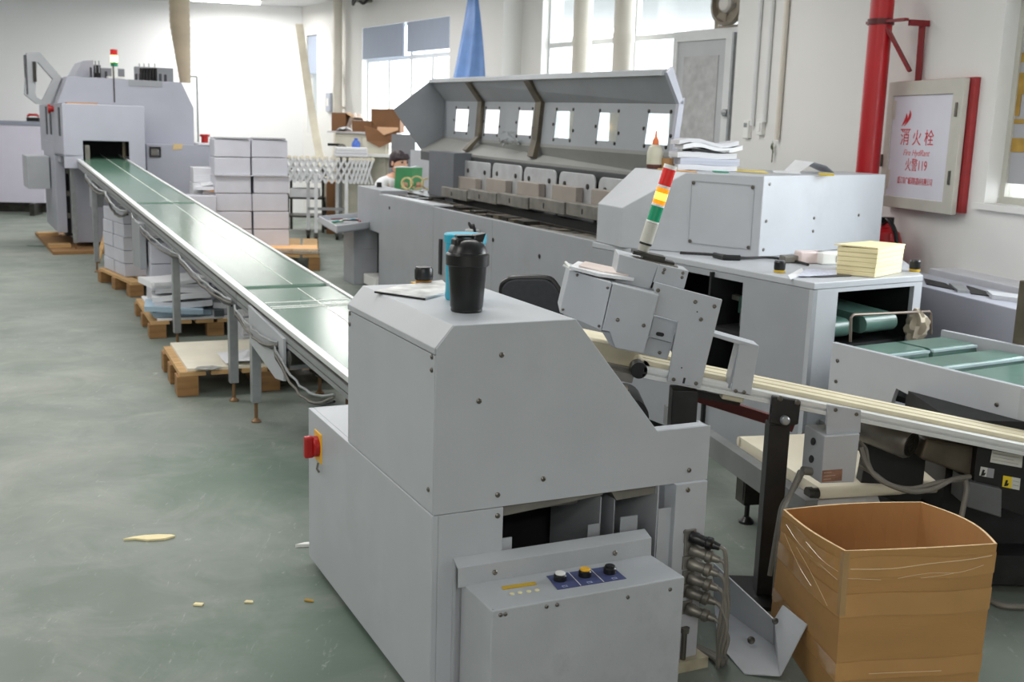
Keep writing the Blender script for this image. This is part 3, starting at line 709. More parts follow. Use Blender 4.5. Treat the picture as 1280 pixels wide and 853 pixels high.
# ================================================================== GREEN BELT CONVEYOR (three joined units)
CF = Fr(G(317, 528), math.atan(.53))
BS, BZ, BWD = .0598, .546, .452
def bz(y): return BZ + BS * y
def conveyor(y0, y1, legs, label, name='belt_conveyor'):
    f = CF.at(0, y0, 0); L_ = y1 - y0; zz = lambda y: bz(y0 + y)
    t = thing(name, label, 'conveyor', f, 'belt conveyor units joined end to end')
    def slab(x0, x1, ya, yb, a, b): 
        return [(x0, ya, zz(ya) + a), (x1, ya, zz(ya) + a), (x0, yb, zz(yb) + a), (x1, yb, zz(yb) + a), (x0, ya, zz(ya) + b), (x1, ya, zz(ya) + b), (x0, yb, zz(yb) + b), (x1, yb, zz(yb) + b)]
    bl = MB().hexa(slab(.038, BWD - .022, .035, L_ - .035, -.03, -.006))
    for e in (.03, L_ - .03):
        bl.cyl((.038, e, zz(e) - .024), (BWD - .022, e, zz(e) - .024), .0175, 14)
    b = bl.build('belt', belt_g, t)
    MB().hexa(slab(BWD * .60, BWD * .60 + .004, .04, L_ - .04, -.0062, -.0052)).build('belt_seam', white, b)
    for x0, x1 in ((0, .034), (BWD - .018, BWD)):
        r_ = MB()
        r_.hexa(slab(x0, x1, 0, L_, -.020, 0))
        sr_ = r_.build('side_rail', alu, t, bevel=.0015)
        MB().hexa(slab(x0 + .006, x1 - .004, 0, L_, -.034, -.020)).hexa(slab(x0 + .006, x1 - .004, 0, L_, -.062, -.056)).build('rail_groove', darkm, sr_)
        MB().hexa(slab(x0, x1, 0, L_, -.056, -.034)).hexa(slab(x0 + .002, x1 - .002, 0, L_, -.080, -.062)).build('rail_body', M('grey rail body', (150, 152, 154), .4, .3, var=.06, scale=12) if 'grey rail body' not in MATS else MATS['grey rail body'], sr_)
    MB().hexa(slab(.04, BWD - .03, .1, L_ - .1, -.07, -.045)).build('belt_bed', alud, t)
    for (yl, side) in legs:
        y = yl - y0; x = .012 if side == 'l' else BWD - .02
        lg = MB().box(x - .02, x + .02, y - .02, y + .02, .09, zz(y) - .075).build('leg', alud, t, bevel=.002)
        MB().cyl((x, y, .01), (x, y, .1), .008, 10).lathe([(.022, 0), (.022, .006), (.012, .014), (.008, .018)], (x, y, 0), 16).build('levelling_foot', M('rusty foot', (130, 100, 70), .5, .4) if 'rusty foot' not in MATS else MATS['rusty foot'], lg)
    ys = sorted({l[0] for l in legs})
    for yl in ys:
        y = yl - y0
        if ('r' in [s for a, s in legs if abs(a - yl) < .01]):
            MB().box(.03, BWD - .03, y - .012, y + .012, zz(y) - .13, zz(y) - .09).build('cross_bar', alud, t)
    return t, zz
c1, z1_ = conveyor(-1.44, .275, [(-.0, 'l'), (0, 'r'), (-1.2, 'r')], 'green belt conveyor unit that meets the near machine')
c2, z2_ = conveyor(.283, 3.19, [(.405, 'l'), (.405, 'r'), (1.75, 'l'), (1.75, 'r')], 'middle green belt conveyor unit with bright glare along its belt')
c3, z3_ = conveyor(3.20, 6.92, [(5.21, 'l'), (5.21, 'r'), (3.6, 'r'), (6.75, 'l'), (6.75, 'r')], 'upper green belt conveyor unit that enters the far machine')
# fittings
f1 = lambda y: y + 1.44
MB().prism([(-.012, f1(.02), .52), (-.012, f1(-.52), .47), (-.012, f1(-.52), .30), (-.012, f1(-.40), .285), (-.012, f1(.0), .36)], (.012, 0, 0)).build('side_plate', paint, c1, bevel=.001)
MB().box(.02, .12, f1(-.5), f1(-.25), .34, .44).build('drive_box', paintd, c1)
MB().cyl((.0, f1(-.56), .40), (.06, f1(-.56), .40), .03, 18).build('drive_motor', darkm, c1)
MB().box(BWD - .06, BWD + .06, f1(-.75), f1(.45), .11, .125).build('lower_shelf', blackm, c1)
for yy in (-.02, -.06):
    pass
for x, w in ((.42, .02), (.36, .012)):
    pass
# straight bright ridges across the near belt
for yy in (-.13, -.16, -.05):
    zq = z1_(f1(yy)); MB().bar((.045, f1(yy), zq - .0055), (BWD - .03, f1(yy + .0), zq - .0055), .009, .004).build('belt_splice', white, c1)
def hang(ya, yb, off, drop, r, par, y0, mat):
    pts = []
    n = 12
    for i in range(n + 1):
        y = ya + (yb - ya) * i / n
        pts.append((-.014 - .012 * abs(math.sin(i * 1.3)), y - y0, bz(y) - off - drop * 4 * (i / n) * (1 - i / n)))
    MB().tube(pts, r, 7).build('cable', mat, par)
for off, drop, m_ in ((.075, .03, alud), (.085, .055, cable), (.10, .04, cabled)):
    hang(.25, -.45, off, drop, .0048, c1, -1.44, m_)
    hang(-.40, -1.15, off + .01, drop + .045, .0048, c1, -1.44, m_)
    hang(1.5, .30, off - .01, drop * .7, .005, c2, .283, m_)
    hang(3.1, 1.5, off - .01, drop, .005, c2, .283, m_)
    hang(4.3, 3.25, off - .01, drop * 1.6, .008, c3, 3.20, m_)
    hang(5.5, 4.3, off - .01, drop, .008, c3, 3.20, m_)
MB().box(-.03, .01, 2.7 - .283, 3.0 - .283, bz(2.85) - .38, bz(2.85) - .08).build('control_box', paintd, c2, bevel=.003)
MB().box(.0, .10, 5.3 - 3.2, 5.42 - 3.2, bz(5.3) - .32, bz(5.3) - .05).build('control_box', paintd, c3, bevel=.003)
# ================================================================== FAR MACHINE AT THE HEAD OF THE BELT
FR = CF.at(0, 6.2, 0)
fmach = thing('gluing_machine', 'large lilac grey machine with lamp tower at the far end of the green belt', 'machine', FR)
a, b = FR.p(77, 129, y=0), FR.p(182, 197, y=0)
x0, x1, zt, zb = a.x, b.x, a.z, .93
o0, o1 = FR.p(103.5, 176, y=0), FR.p(162, 197, y=0)
fbx = MB().plate((x0, x1, zb, zt), [(o0.x, o1.x, zb - .1, o0.z)], XZ, 0, .02)
fbx.prism([(x0, .02, zb), (x0, .02, zt), (x0, 2.3, zt), (x0, 2.3, zb)], (.02, 0, 0)).box(x1 - .02, x1, .02, .6, zb - .12, zt).box(x0, x1, .02, .6, zt - .02, zt)
fbx.box(x0, o0.x - .01, 0, 1.0, zb, zb + .03)
fbx.build('outfeed_hood', lilac, fmach, bevel=.006)
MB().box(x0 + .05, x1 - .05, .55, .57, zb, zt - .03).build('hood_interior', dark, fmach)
MB().box(o0.x + .02, o0.x + .06, .03, .10, o0.z - .19, o0.z - .04).build('outfeed_sensor', midm, fmach)
MB().bar((o1.x - .04, .05, zb), (o1.x - .04, .05, o0.z), .02, .02).build('guide_post', brownm, fmach)
for k, (p0, p1) in enumerate((((56, 133), (59, 168)), ((63, 133), (64, 168)), ((72, 134), (75, 170)))):
    q = FR.p(p0[0], p0[1], x=x0 - .002); q2 = FR.p(p1[0], p1[1], x=x0 - .002)
    MB().box(x0 - .006, x0, q2.y - .07, q2.y + .07, q2.z, q.z).build('vent_slot', M('dark slot', (70, 74, 80), .6) if k == 0 else MATS['dark slot'], fmach)
q = FR.p(64, 136, x=x0 - .02); MB().lathe([(.03, 0), (.03, .03), (.045, .032), (.045, .05), (0, .055)], (x0 - .0, q.y, q.z), 18, (-1, 0, 0)).build('emergency_stop', redk, fmach)
q = [FR.p(84, 127.2, y=.1), FR.p(122, 127.2, y=.1)]
MB().box(q[0].x, q[1].x, .1, .3, zt, zt + .012).build('folded_board', cardin, fmach)
# main hood
yb = .62
out = [FR.p(*v, y=yb) for v in ((60, 131), (84, 95), (227, 103), (242, 135), (244.5, 180), (62, 180))]
zbm_ = .86
out[0] = Vector((x0 + .022, yb, zt)); out[-1].x = x0 + .022; out[-1].z = zbm_; out[-2].z = zbm_; out[-2].x = out[-3].x
MB().prism(out, (0, 1.55, 0)).build('main_hood', lilac, fmach, bevel=.006)
zt2 = out[1].z
q = FR.p(142, 96, y=yb); q2 = FR.p(142, 128, y=yb)
MB().box(q.x - .006, q.x + .006, yb - .006, yb, q2.z, q.z + .12).build('lamp_post', darkm, fmach)
# lower bodies
r0, r1 = FR.p(97, 300, y=.75), FR.p(131, 300, y=.75)
lb = MB().box(r0.x, r1.x + .25, .75, 2.1, .07, zbm_)
lb.build('lower_body', lilac, fmach, bevel=.005)
rr0, rr1 = FR.p(183, 180, y=.5), FR.p(276.5, 180, y=.5)
MB().box(rr0.x, rr1.x, .5, 1.9, .05, rr0.z).build('side_cabinet', lilac, fmach, bevel=.005)
MB().box(rr0.x + .5, rr1.x + .01, .49, 1.0, rr0.z, rr0.z + .018).build('side_tabletop', M('pale tabletop', (224, 224, 228), .5), fmach)
q = FR.p(256, 174, y=.8); MB().lathe([(.035, 0), (.035, .06), (.05, .062), (.05, .085), (0, .09)], (q.x, .8, rr0.z + .018), 18).build('emergency_stop', redk, fmach)
q = FR.p(194, 190, y=.49); MB().plate((q.x - .055, q.x + .055, q.z - .05, q.z + .05), [(q.x - .038, q.x + .038, q.z - .034, q.z + .034)], XZ, .485, .5).build('gauge_frame', darkm, fmach)
MB().box(q.x - .03, q.x + .03, .492, .5, q.z - .03, q.z + .03).build('gauge_face', midm, fmach)
q = FR.p(222, 180, y=.5); MB().prism([(q.x - .05, .494, q.z - .06), (q.x + .04, .494, q.z - .05), (q.x + .05, .494, q.z), (q.x - .04, .494, q.z)], (0, .006, 0)).build('yellow_sticker', M('pale yellow sticker', (214, 190, 140), .7), fmach)
c0, c1_ = FR.p(68, 193, y=.85), FR.p(85, 291, y=.85)
MB().box(c0.x, c1_.x, .85, 2.0, c1_.z, zb + .12).build('left_cabinet', lilac, fmach, bevel=.005)
q = FR.p(49, 191, x=c0.x - .01); q2 = FR.p(50, 228, x=c0.x - .01)
MB().box(c0.x - .22, c0.x - .01, 1.3, 1.9, q2.z, q.z).build('left_box', paint, fmach, bevel=.005)
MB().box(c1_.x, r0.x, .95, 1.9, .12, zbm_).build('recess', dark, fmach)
for zz in (.3, .52, .74):
    MB().box(c1_.x + .01, r0.x - .02, .9, .95, zz, zz + .05).build('recess_shelf', midm, fmach)
MB().box(c1_.x + .04, c1_.x + .08, .86, .94, .15, .86).build('recess_post', alud, fmach)
# swung-up guard frame on the left
g_out = [FR.p(*v, y=1.0) for v in ((33, 66), (50, 65.5), (77, 97), (62, 131), (46, 130), (31, 118))]
g_in = [FR.p(*v, y=1.0) for v in ((46.5, 78), (48, 78), (66.5, 99), (53, 125.5), (46, 122), (44, 116))]
g = MB()
for i in range(6):
    j = (i + 1) % 6
    g.prism([g_out[i], g_out[j], g_in[j], g_in[i]], (0, .12, 0))
g.build('guard_frame', paint, fmach)
MB().box(g_out[0].x - .02, g_out[0].x + .0, 1.0, 1.12, g_out[5].z, g_out[0].z - .02).build('frame_edge', M('dark edge', (76, 78, 84), .5), fmach)
q = FR.p(43, 85, y=.98); MB().box(q.x - .015, q.x + .015, .97, 1.0, q.z - .13, q.z + .06).build('frame_handle', darkm, fmach)
# fittings on the roof
def roofbox(px0, py0, px1, py1, y, mat, nm, dep=.2, rf=None):
    a, b = FR.p(px0, py0, y=y), FR.p(px1, py1, y=y)
    return MB().box(a.x, b.x, y, y + dep, min(b.z, zt2 - .0), a.z).build(nm, mat, fmach, bevel=.004)
e = [FR.p(*v, y=1.0) for v in ((92, 96), (104, 76), (117, 75), (117, 96))]
MB().prism(e, (0, .7, 0)).build('roof_cover', lilac, fmach, bevel=.004)
roofbox(113, 84, 156, 98, 1.7, paintd, 'roof_frame', .1)
roofbox(169, 83, 217, 101, 1.6, paintd, 'roof_frame', .1)
roofbox(118, 81, 126, 88, 1.3, dark, 'valve_block', .1)
for k in range(6):
    roofbox(175 + 3.7 * k, 85, 178 + 3.7 * k, 91, 1.25, dark, 'valve_block', .08)
for k in range(4):
    roofbox(175 + 3.5 * k, 92, 178 + 3.5 * k, 98, 1.15, dark, 'valve_block', .08)
for (px, py) in ((114, 84), (133, 89), (142, 90), (201, 92), (207.5, 93), (171, 92)):
    roofbox(px - 1.2, py, px + 1.3, py + 8, .9, M('roof bracket', (60, 62, 70), .5) if 'roof bracket' not in MATS else MATS['roof bracket'], 'roof_bracket', .06)
for px in (119, 123.5, 174, 180, 186, 193.5):
    a = FR.p(px, 76 if px < 130 else 79.5, y=1.3); MB().cyl((a.x, 1.3, a.z - .12), (a.x, 1.3, a.z), .006, 6).build('air_pipe', alud, fmach)
q = FR.p(182, 104.5, y=yb); MB().box(q.x - .16, q.x + .16, yb - .006, yb, q.z - .03, q.z + .03).build('control_strip', paintd, fmach)
# lamp tower
q0 = FR.p(143.5, 97, y=.75); q1 = FR.p(144.5, 62, y=.75); x_ = q0.x; hh = q1.z - q0.z
lt = MB().cyl((x_, .75, zt2), (x_, .75, q0.z + hh * .36), .03, 16).box(x_ - .07, x_ + .09, .7, .8, zt2, zt2 + .02).build('lamp_base', white, fmach)
for f0, f1_, m in ((.40, .55, grnl), (.56, .78, ambc), (.80, 1.0, redl)):
    MB().lathe([(.0, q0.z + hh * f0), (.034, q0.z + hh * f0), (.034, q0.z + hh * f1_), (0, q0.z + hh * f1_)], (x_, .75, 0), 16).build('lamp_segment', m, lt)
# thin rail right of the hood
q = FR.p(246, 96, y=1.2); q2 = FR.p(247.5, 175, y=1.2)
MB().cyl((q.x, 1.2, rr0.z), (q.x, 1.2, q.z), .009, 8).bar((q.x, 1.2, q.z), (q.x - .12, 1.2, q.z), .015, .015).build('guard_rod', alud, fmach)
# wooden base boards under it
wb = thing('base_board', 'thin brown wooden board under the left end of the far machine', 'board', FR.at(c0.x, .35, 0))
MB().box(-.1, r1.x - c0.x + .25, 0, 2.0, 0, .03).build('board', woodd, wb)
for bx_ in ((-.1, .1, .35, .5), (-.1, .1, 1.5, 1.7), (.5, .7, .42, .6)):
    MB().box(*bx_, .03, .06).build('wood_block', wood, wb)
st = FR.p(119, 340, z=0); 
p0 = FR.p(122, 331, z=0); p1 = FR.p(137, 275, y=p0.y + .3)
o = MB().bar((0, 0, .02), (p1.x - p0.x, .3, p1.z), .035, .02).build('wooden_strip', wood, None, FR.at(p0.x, p0.y, 0))
tag(o, 'pale wooden strip leaning under the upper belt conveyor', 'strip')

# flexible duct hanging above the far machine
dx_ = FR.p(228, 60, y=1.0); du0 = FR.p(228, 108, y=1.0)
rings = []
zz0 = zt2 + .0; 
for i in range(41):
    t_ = i / 40; z = zt2 + .0 + (CEIL - zt2) * t_; c = FR.p(231.5 - 0 * t_, 100, y=1.0)
    r_ = (.055 + .045 * min(1, t_ * 2.2)) * (1 + .03 * (-1) ** i)
    xoff = -.04 * min(1, t_ * 2) 
    rings.append([(c.x + xoff + r_ * math.cos(2 * math.pi * k / 20), 1.0 + r_ * math.sin(2 * math.pi * k / 20), z) for k in range(20)])
o = MB().loft(rings, smooth=True).build('exhaust_duct', M('beige ribbed duct', (182, 168, 146), .7, var=.08), None, FR)
tag(o, 'beige ribbed exhaust duct dropping from the ceiling onto the far machine', 'duct')

# ================================================================== PALLETS AND PAPER UNDER THE BELT
def pallet(fr, Lx, Ly, label, top=None, topmat=None, h=.13, name='wooden_pallet'):
    t = thing(name, label, 'pallet', fr, 'wooden pallets')
    for y in (0.0, Ly / 2 - .05, Ly - .1):
        for x in (0.0, Lx / 2 - .05, Lx - .1):
            MB().box(x, x + .1, y, y + .1, .0, h - .02).build('block', woodd, t, bevel=.004)
    n = 6; w = Lx / n
    for k in range(n):
        MB().box(k * w + .012, (k + 1) * w - .012, 0, Ly, h - .02, h).build('deck_board', wood, t)
    if topmat:
        MB().box(.05, Lx + .01, .012, Ly + .02, h + .0005, h + .014).build('top_sheet', topmat, t)
    return t, h + (.015 if topmat else .001)
def stack(fr, w, d, h, n, label, name='paper_stack', jit=.02, mat=None, cat='paper stack', group=None, lab2=None):
    """a pile of n bundles, each a child sheet block"""
    t = thing(name, label, cat, fr, group)
    for k in range(n):
        z0, z1 = h * k / n, h * (k + 1) / n
        jx, jy = random.uniform(-jit, jit), random.uniform(-jit, jit); a_ = random.uniform(-jit, jit)
        c, s_ = math.cos(a_), math.sin(a_)
        pts = [(x * c - y * s_ + jx, x * s_ + y * c + jy, z0 + .001) for x, y in ((0, 0), (w, 0), (w, d), (0, d))]
        MB().prism(pts, (0, 0, z1 - z0 - .003)).build('bundle', mat or paperg, t, bevel=.004)
    return t
# pallet 1, with a tall stack, under the upper unit
g = G(163, 372, 0); yaw0 = math.atan(.53)
P1 = Fr((g.x, g.y, 0), yaw0 + .12)
pallet(P1, .66, .92, 'wooden pallet under the tall paper column beneath the upper belt', h=.11)
q = P1.p(144, 345, z=.132)
for i, (xx, yy) in enumerate(((.05, .30), (.05, .60))):
    stack(P1.at(xx, yy, .112), .34, .28, .50, 5, ('white column of wrapped paper reams, nearer one on the pallet by the machine end' if i == 0 else 'white column of wrapped paper reams, farther one on the pallet by the machine end'), jit=.006, mat=paperw, name='ream_column')
# pallet 2 with stacks and loose piles
g = G(187, 424, 0)
P2 = Fr((g.x, g.y, 0), .425).at(0, 0, 0)
pallet(P2, .78, .92, 'wooden pallet carrying loose paper piles, middle of the row under the belt', topmat=paper, h=.105)
h2 = .1215
dk = M('blue grey paper', (168, 190, 206), .8, var=.1, scale=3, stretch=(.6, .6, 60))
def pile(fr, w, d, layers, label, cols=None, name='paper_pile'):
    t = thing(name, label, 'paper pile', fr); z = .0
    for k, (th, mt) in enumerate(layers):
        jx, jy, a_ = random.uniform(-.05, .05), random.uniform(-.05, .05), random.uniform(-.22, .22)
        c, s_ = math.cos(a_), math.sin(a_); N_ = 5
        def gr(zz):
            return [[(x * c - y * s_ + jx, x * s_ + y * c + jy, zz + .012 * math.sin(3 * i / N_ + k * 1.7) * (1 if zz > .02 else 0)) for i, x in enumerate([w * q_ / N_ for q_ in range(N_ + 1)])] for y in (0, d)]
        lo_, hi_ = gr(z), gr(z + th)
        ring = lo_[0] + hi_[0][::-1]; ring2 = lo_[1] + hi_[1][::-1]
        MB().loft([ring, ring2]).build('sheet_bundle', mt, t)
        z += th + .002
    return t
pile(P2.at(.02, .06, h2), .34, .30, [(.03, dk), (.03, dk), (.035, paperg), (.03, paper), (.03, paperg), (.035, paper), (.02, paper)], 'loose pile of white and blue paper at the near edge of the middle pallet')
pile(P2.at(.42, .05, h2), .32, .34, [(.03, paperg), (.035, paperg), (.03, paper), (.04, paperg), (.03, paper), (.03, paperg), (.03, paper), (.03, paperg)], 'loose pile of white paper behind the conveyor leg on the middle pallet')
for i, xx in enumerate((.08, .40)):
    stack(P2.at(xx, .52, h2), .30, .34, .40, 3, ['square stack of wrapped paper at the rear left of the middle pallet', 'square stack of wrapped paper at the rear right of the middle pallet'][i], jit=.006, mat=paperw)
MB_ = MB().prism([(0, 0, 0), (.06, .0, 0), (.07, .05, 0), (.01, .06, 0)], (0, 0, .04)).build('crumpled_film', M('dark film', (70, 76, 80), .35), None, P2.at(.38, -.01, h2))
tag(MB_, 'dark crumpled plastic film at the edge of the middle pallet', 'film')
# pallet 3 nearest, bare board with a crumpled sheet
g = G(222, 497, 0); g2 = G(201, 462, 0)
P3 = Fr((g.x, g.y, 0), .42)
pallet(P3, .88, .66, 'wooden pallet with bare chipboard top, nearest one under the belt', topmat=chipb, h=.12)
q = P3.p(283, 452, z=.136)
pts = []
cr = MB()
for i in range(7):
    for j in range(5):
        pass
gx = [[(.30 * i / 6 + .02 * math.sin(3.1 * j + i), .26 * j / 4 + .015 * math.sin(2.3 * i), .012 + .035 * abs(math.sin(2.1 * i + 1.7 * j)) * (i / 6)) for i in range(7)] for j in range(5)]
for j in range(4):
    for i in range(6):
        cr.face([gx[j][i], gx[j][i + 1], gx[j + 1][i + 1], gx[j + 1][i]])
o = cr.build('crumpled_paper', paper, None, P3.at(q.x - .02, q.y - .1, .1355)); tag(o, 'crumpled white sheet lying on the bare chipboard pallet', 'paper')
o = MB().prism([(0, 0, 0), (.08, -.03, 0), (.13, .02, 0), (.09, .06, 0), (.02, .05, 0)], (0, 0, .0012)).build('stain_paper', M('grey torn print', (160, 160, 156), .7, var=.3, scale=30), None, P3.at(*P3.p(243, 462, z=.1355)))
tag(o, 'grey torn paper print on the bare chipboard pallet', 'paper')
# paper on low rack behind that pallet
R3 = P3.at(.62, .40, 0)
t = thing('book_stack', 'stack of white booklets standing behind the chipboard pallet under the belt', 'book stack', P3.at(.45, .72, 0))
for k in range(9):
    MB().prism([(random.uniform(-.02, .02), random.uniform(-.02, .02), .05 * k), (.3, random.uniform(-.02, .02), .05 * k), (.3, .24, .05 * k), (0, .24, .05 * k)], (0, 0, .046)).build('booklet', paperg, t, bevel=.003)

# pallet 4 behind the belt carrying the big stack
g = G(400, 339, 0)
P4 = Fr((g.x, g.y, 0), yaw0 - .30).at(-1.0, .0, 0)
pallet(P4, 1.0, 1.5, 'wooden pallet behind the belt with tall white paper stack', h=.14)
o = MB().box(0, .62, 0, .7, 0, .012).build('orange_sheet', M('orange cardboard', (226, 176, 120), .7, var=.05), None, P4.at(.36, .05, .141))
tag(o, 'pale orange board lying on the pallet before the tall paper stack', 'board')
o = MB().prism([(0, 0, 0), (.6, 0, 0), (.62, .2, 0), (.02, .22, 0)], (0, 0, .02)).build('plastic_wrap', film, None, P4.at(.38, -.0, .155))
tag(o, 'clear plastic film on the front edge of the orange board', 'film')
# tall ream columns
S4 = Fr(G(318, 309, .14).xy.to_3d(), .38)
zq = D(318, 174, S4.O.y).z
labs = ['nearest tall white ream column beside the lattice conveyor', 'tall white ream column left of the nearest one by the belt', 'tall white ream column behind, towards the lattice conveyor', 'tall white ream column behind, towards the far machine']
for i, (x, y) in enumerate(((.0, 0), (-.34, 0.02), (0, .30), (-.34, .32))):
    w_ = D(351, 240, S4.O.y).x - D(318, 240, S4.O.y).x
    t = thing('ream_column', labs[i], 'paper stack', S4.at(x, y, .141), 'tall ream columns')
    hh = (zq - .141) - .004 * i; n = 6
    for k in range(n):
        j_ = .004
        a_ = random.uniform(-.012, .012)
        MB().box(.002 + a_, .330 + a_, .004, .285, hh * k / n + .002, hh * (k + 1) / n - .004).build('ream', paperw, t, bevel=.006)
        if k == 3: MB().box(-.01, .33, -.02, .29, hh * (k + 1) / n - .004, hh * (k + 1) / n).build('cover_sheet', paper, t)
    MB().prism([(.0, .0, hh), (.3, -.01, hh), (.32, .28, hh), (.02, .27, hh)], (0, 0, .012)).build('top_sheet', M('grey top sheet', (150, 150, 156), .7) if 'grey top sheet' not in MATS else MATS['grey top sheet'], t)
# smaller stacks on the left of them
for i, (px, py, z, h, n, lb_) in enumerate(((262, 262, 0, .86, 6, 'waist-high column of paper left of the tall ream columns'), (254, 280, 0, .62, 4, 'low column of paper nearest the belt edge, left of the tall ream columns'))):
    g = D(px, 250, S4.O.y + (.15 if i == 0 else -.25)); 
    stack(Fr((g.x - .16, g.y, .0), .4), .26, .26, h - .0, n, lb_, jit=.012, mat=paperw if i else paperg)
g = D(247, 236, S4.O.y - .10)
pile(Fr((g.x, g.y + .05, .62 + .0), .3), .22, .26, [(.03, paper), (.02, cardin), (.03, paperg), (.02, paper)], 'small sagging pile of sheets on the low paper column')
# ================================================================== LONG GATHERING MACHINE ON THE RIGHT
GA = Fr(G(474, 245, .76).xy.to_3d(), math.atan2(-1, .42))
ga = thing('gathering_machine', 'long grey gathering machine with raised windowed hood behind the near machine', 'machine', GA)
def gz(x): return .765 + .03 * min(1, x / 4.0)
# front panels
u1 = GA.p(542, 257, y=0).x; u2 = GA.p(616, 273, y=0).x; u3 = GA.p(743, 305, y=0).x
def fpan(x0, x1, dz=0.0, y0=0.0, zb=.04):
    return MB().prism([(x0, y0, zb), (x0, y0, gz(x0) + dz), (x1, y0, gz(x1) + dz), (x1, y0, zb)], (0, .03, 0))
fpan(0.0, u1 - .003).build('front_panel', paintd, ga, bevel=.002)
fpan(u1, u2 - .003).build('front_panel', paintd, ga, bevel=.002)
fpan(u2, u3).build('front_panel', paintd, ga, bevel=.002)
# raised white edge of first panel and its left end
tp = MB().prism([(0, 0, gz(0) + .001), (u1, 0, gz(u1) + .001), (u1, .14, gz(u1) + .001), (0, .06, gz(0) + .001)], (0, 0, .01)); tp.build('top_edge', paint, ga)
MB().box(0, .03, .03, .9, .30, .755).build('end_panel', paintd, ga)
MB().box(.03, u3, .82, .86, .04, .75).build('rear_panel', paintd, ga)
MB().prism([(.04, .04, .725), (u3 + .1, .04, .735), (u3 + .1, .82, .735), (.04, .82, .725)], (0, 0, .02)).build('bed', brownm, ga)
MB().prism([(u2 + .1, .03, gz(u2) - .012), (u3 + .2, .03, gz(u3) - .012), (u3 + .2, .26, gz(u3) - .012), (u2 + 1.2, .20, gz(u2) - .012)], (0, 0, .008)).build('bed_cover', midm, ga)
# chain channel bits
random.seed(3)
for k in range(26):
    x = .10 + k * .14
    if x > u3 - .1: break
    MB().box(x, x + .09, .12 + random.uniform(0, .04), .24, .735, .765 + random.uniform(0, .02)).build('gripper', darkm if k % 2 else brownm, ga)
MB().box(.05, u3, .27, .29, .74, .775).box(.05, u3, .09, .105, .74, .77).build('chain_rail', darkm, ga)
# hopper row: pusher blocks and rounded plates
yP = .46
edges = [GA.p(px, py, y=yP).x for px, py in ((580, 202), (612.5, 202), (615, 204), (652, 206), (655, 208), (695, 212), (699, 214), (744, 220), (748, 222), (800, 228))]
zb_ = .84
plates = [(580, 612.5, 200.5, 205), (615.5, 652, 203.5, 208), (655, 695, 208.5, 213), (699, 744, 214, 219), (748.5, 800, 221, 226)]
def rplate(x0, x1, z0, z1, y, r=.035, th=.012):
    pts = [(x0, y, z0), (x1, y, z0)]
    for k in range(6):
        a = k * math.pi / 10; pts.append((x1 - r + r * math.cos(a), y, z1 - r + r * math.sin(a)))
    for k in range(6):
        a = math.pi / 2 + k * math.pi / 10; pts.append((x0 + r + r * math.cos(a), y, z1 - r + r * math.sin(a)))
    return MB().prism(pts, (0, th, 0))
hopm = M('brushed hopper steel', (186, 188, 190), .4, .35, var=.08, scale=10, dirt_sheen=.25)
for i, (pa, pb, ya, yb_) in enumerate(plates):
    A, B = GA.p(pa, ya, y=yP), GA.p(pb, yb_, y=yP)
    pl = rplate(A.x, B.x, zb_ - .06, A.z, yP, r=.05 if i else .03)
    pl = pl.build('hopper_plate', hopm, ga, bevel=.003)
    w = B.x - A.x
    for f in (.18, .82): MB().lathe([(.016, 0), (.016, .006), (0, .008)], (A.x + w * f, yP, A.z - .07), 12, (0, -1, 0)).build('bolt', darkm, pl)
    zt = GA.p(pa, ya + 21, y=yP).z
    zq = GA.p(pa, ya + 36, y=yP - .06).z
    MB().box(A.x + .01, A.x + w * .72, yP - .05, yP - .004, zq - .06, zq + .085).build('pusher_block', M('taupe block', (148, 140, 132), .5, .1, var=.06) if i == 0 else MATS['taupe block'], ga, bevel=.004)
    # bar section in front
    c = GA.p(pa - 13, ya + 30, y=yP - .10)
    MB().prism([(A.x - .16, yP - .12, zq - .075), (A.x - .16, yP - .12, zq), (A.x - .16, yP - .052, zq), (A.x - .16, yP - .052, zq - .075)], (w * 1.04, 0, 0)).build('front_bar', midm, ga, bevel=.004)
    MB().box(A.x - .16 + w * .44, A.x - .16 + w * .46, yP - .123, yP - .12, zq - .055, zq - .025).build('bar_mark', dark, ga)
MB().box(-.3, 4.05, .60, .63, .55, 1.12).build('back_screen', dark, ga)
MB().box(.0, 4.0, .40, .58, .70, .80).build('hopper_base', dark, ga)
a = GA.p(541, 192, y=.40); b = GA.p(571, 240, y=.40)
MB().box(a.x, b.x, .37, .62, .60, a.z + .02).build('side_screen', M('dark grey panel', (92, 96, 102), .5, var=.05), ga)
# left lower part: pedestal, tray, cabinets
PD = Fr(G(456, 355, 0).xy.to_3d(), GA.M.to_euler().z)
g0, g1 = G(430, 345, 0), G(456, 355, 0)
e0, e1 = GA.l(g0), GA.l(g1)
z_ = GA.p(430, 231, x=e0.x).z
a = GA.p(445, 229, y=.02); 
MB().box(-.75, -.02, .02, .24, .46, .80).build('end_cabinet', paintd, ga, bevel=.004)
MB().box(-.74, -.40, -.10, .50, 0, .30).build('pedestal', paintd, ga, bevel=.004)
MB().box(-.40, .02, .10, .5, 0, .46).build('dark_recess', dark, ga)
MB().box(-.74, -.40, -.10, .5, .30, .46).build('pedestal_top', paintd, ga)
MB().box(-.38, -.02, -.02, .1, .02, .10).build('lower_rail', white, ga)
a = GA.p(454, 225.5, z=.80); MB().lathe([(.022, 0), (.022, .035), (.02, .04), (0, .04)], (-.5, .14, .80), 16).build('push_button', black, ga)
for (px, py) in ((487, 260), (616.5, 300), (674.5, 320.5)):
    q = GA.p(px, py, y=0); MB().lathe([(.012, 0), (.012, .004), (0, .005)], (q.x, 0, q.z), 10, (0, -1, 0)).build('screw', dark, ga)
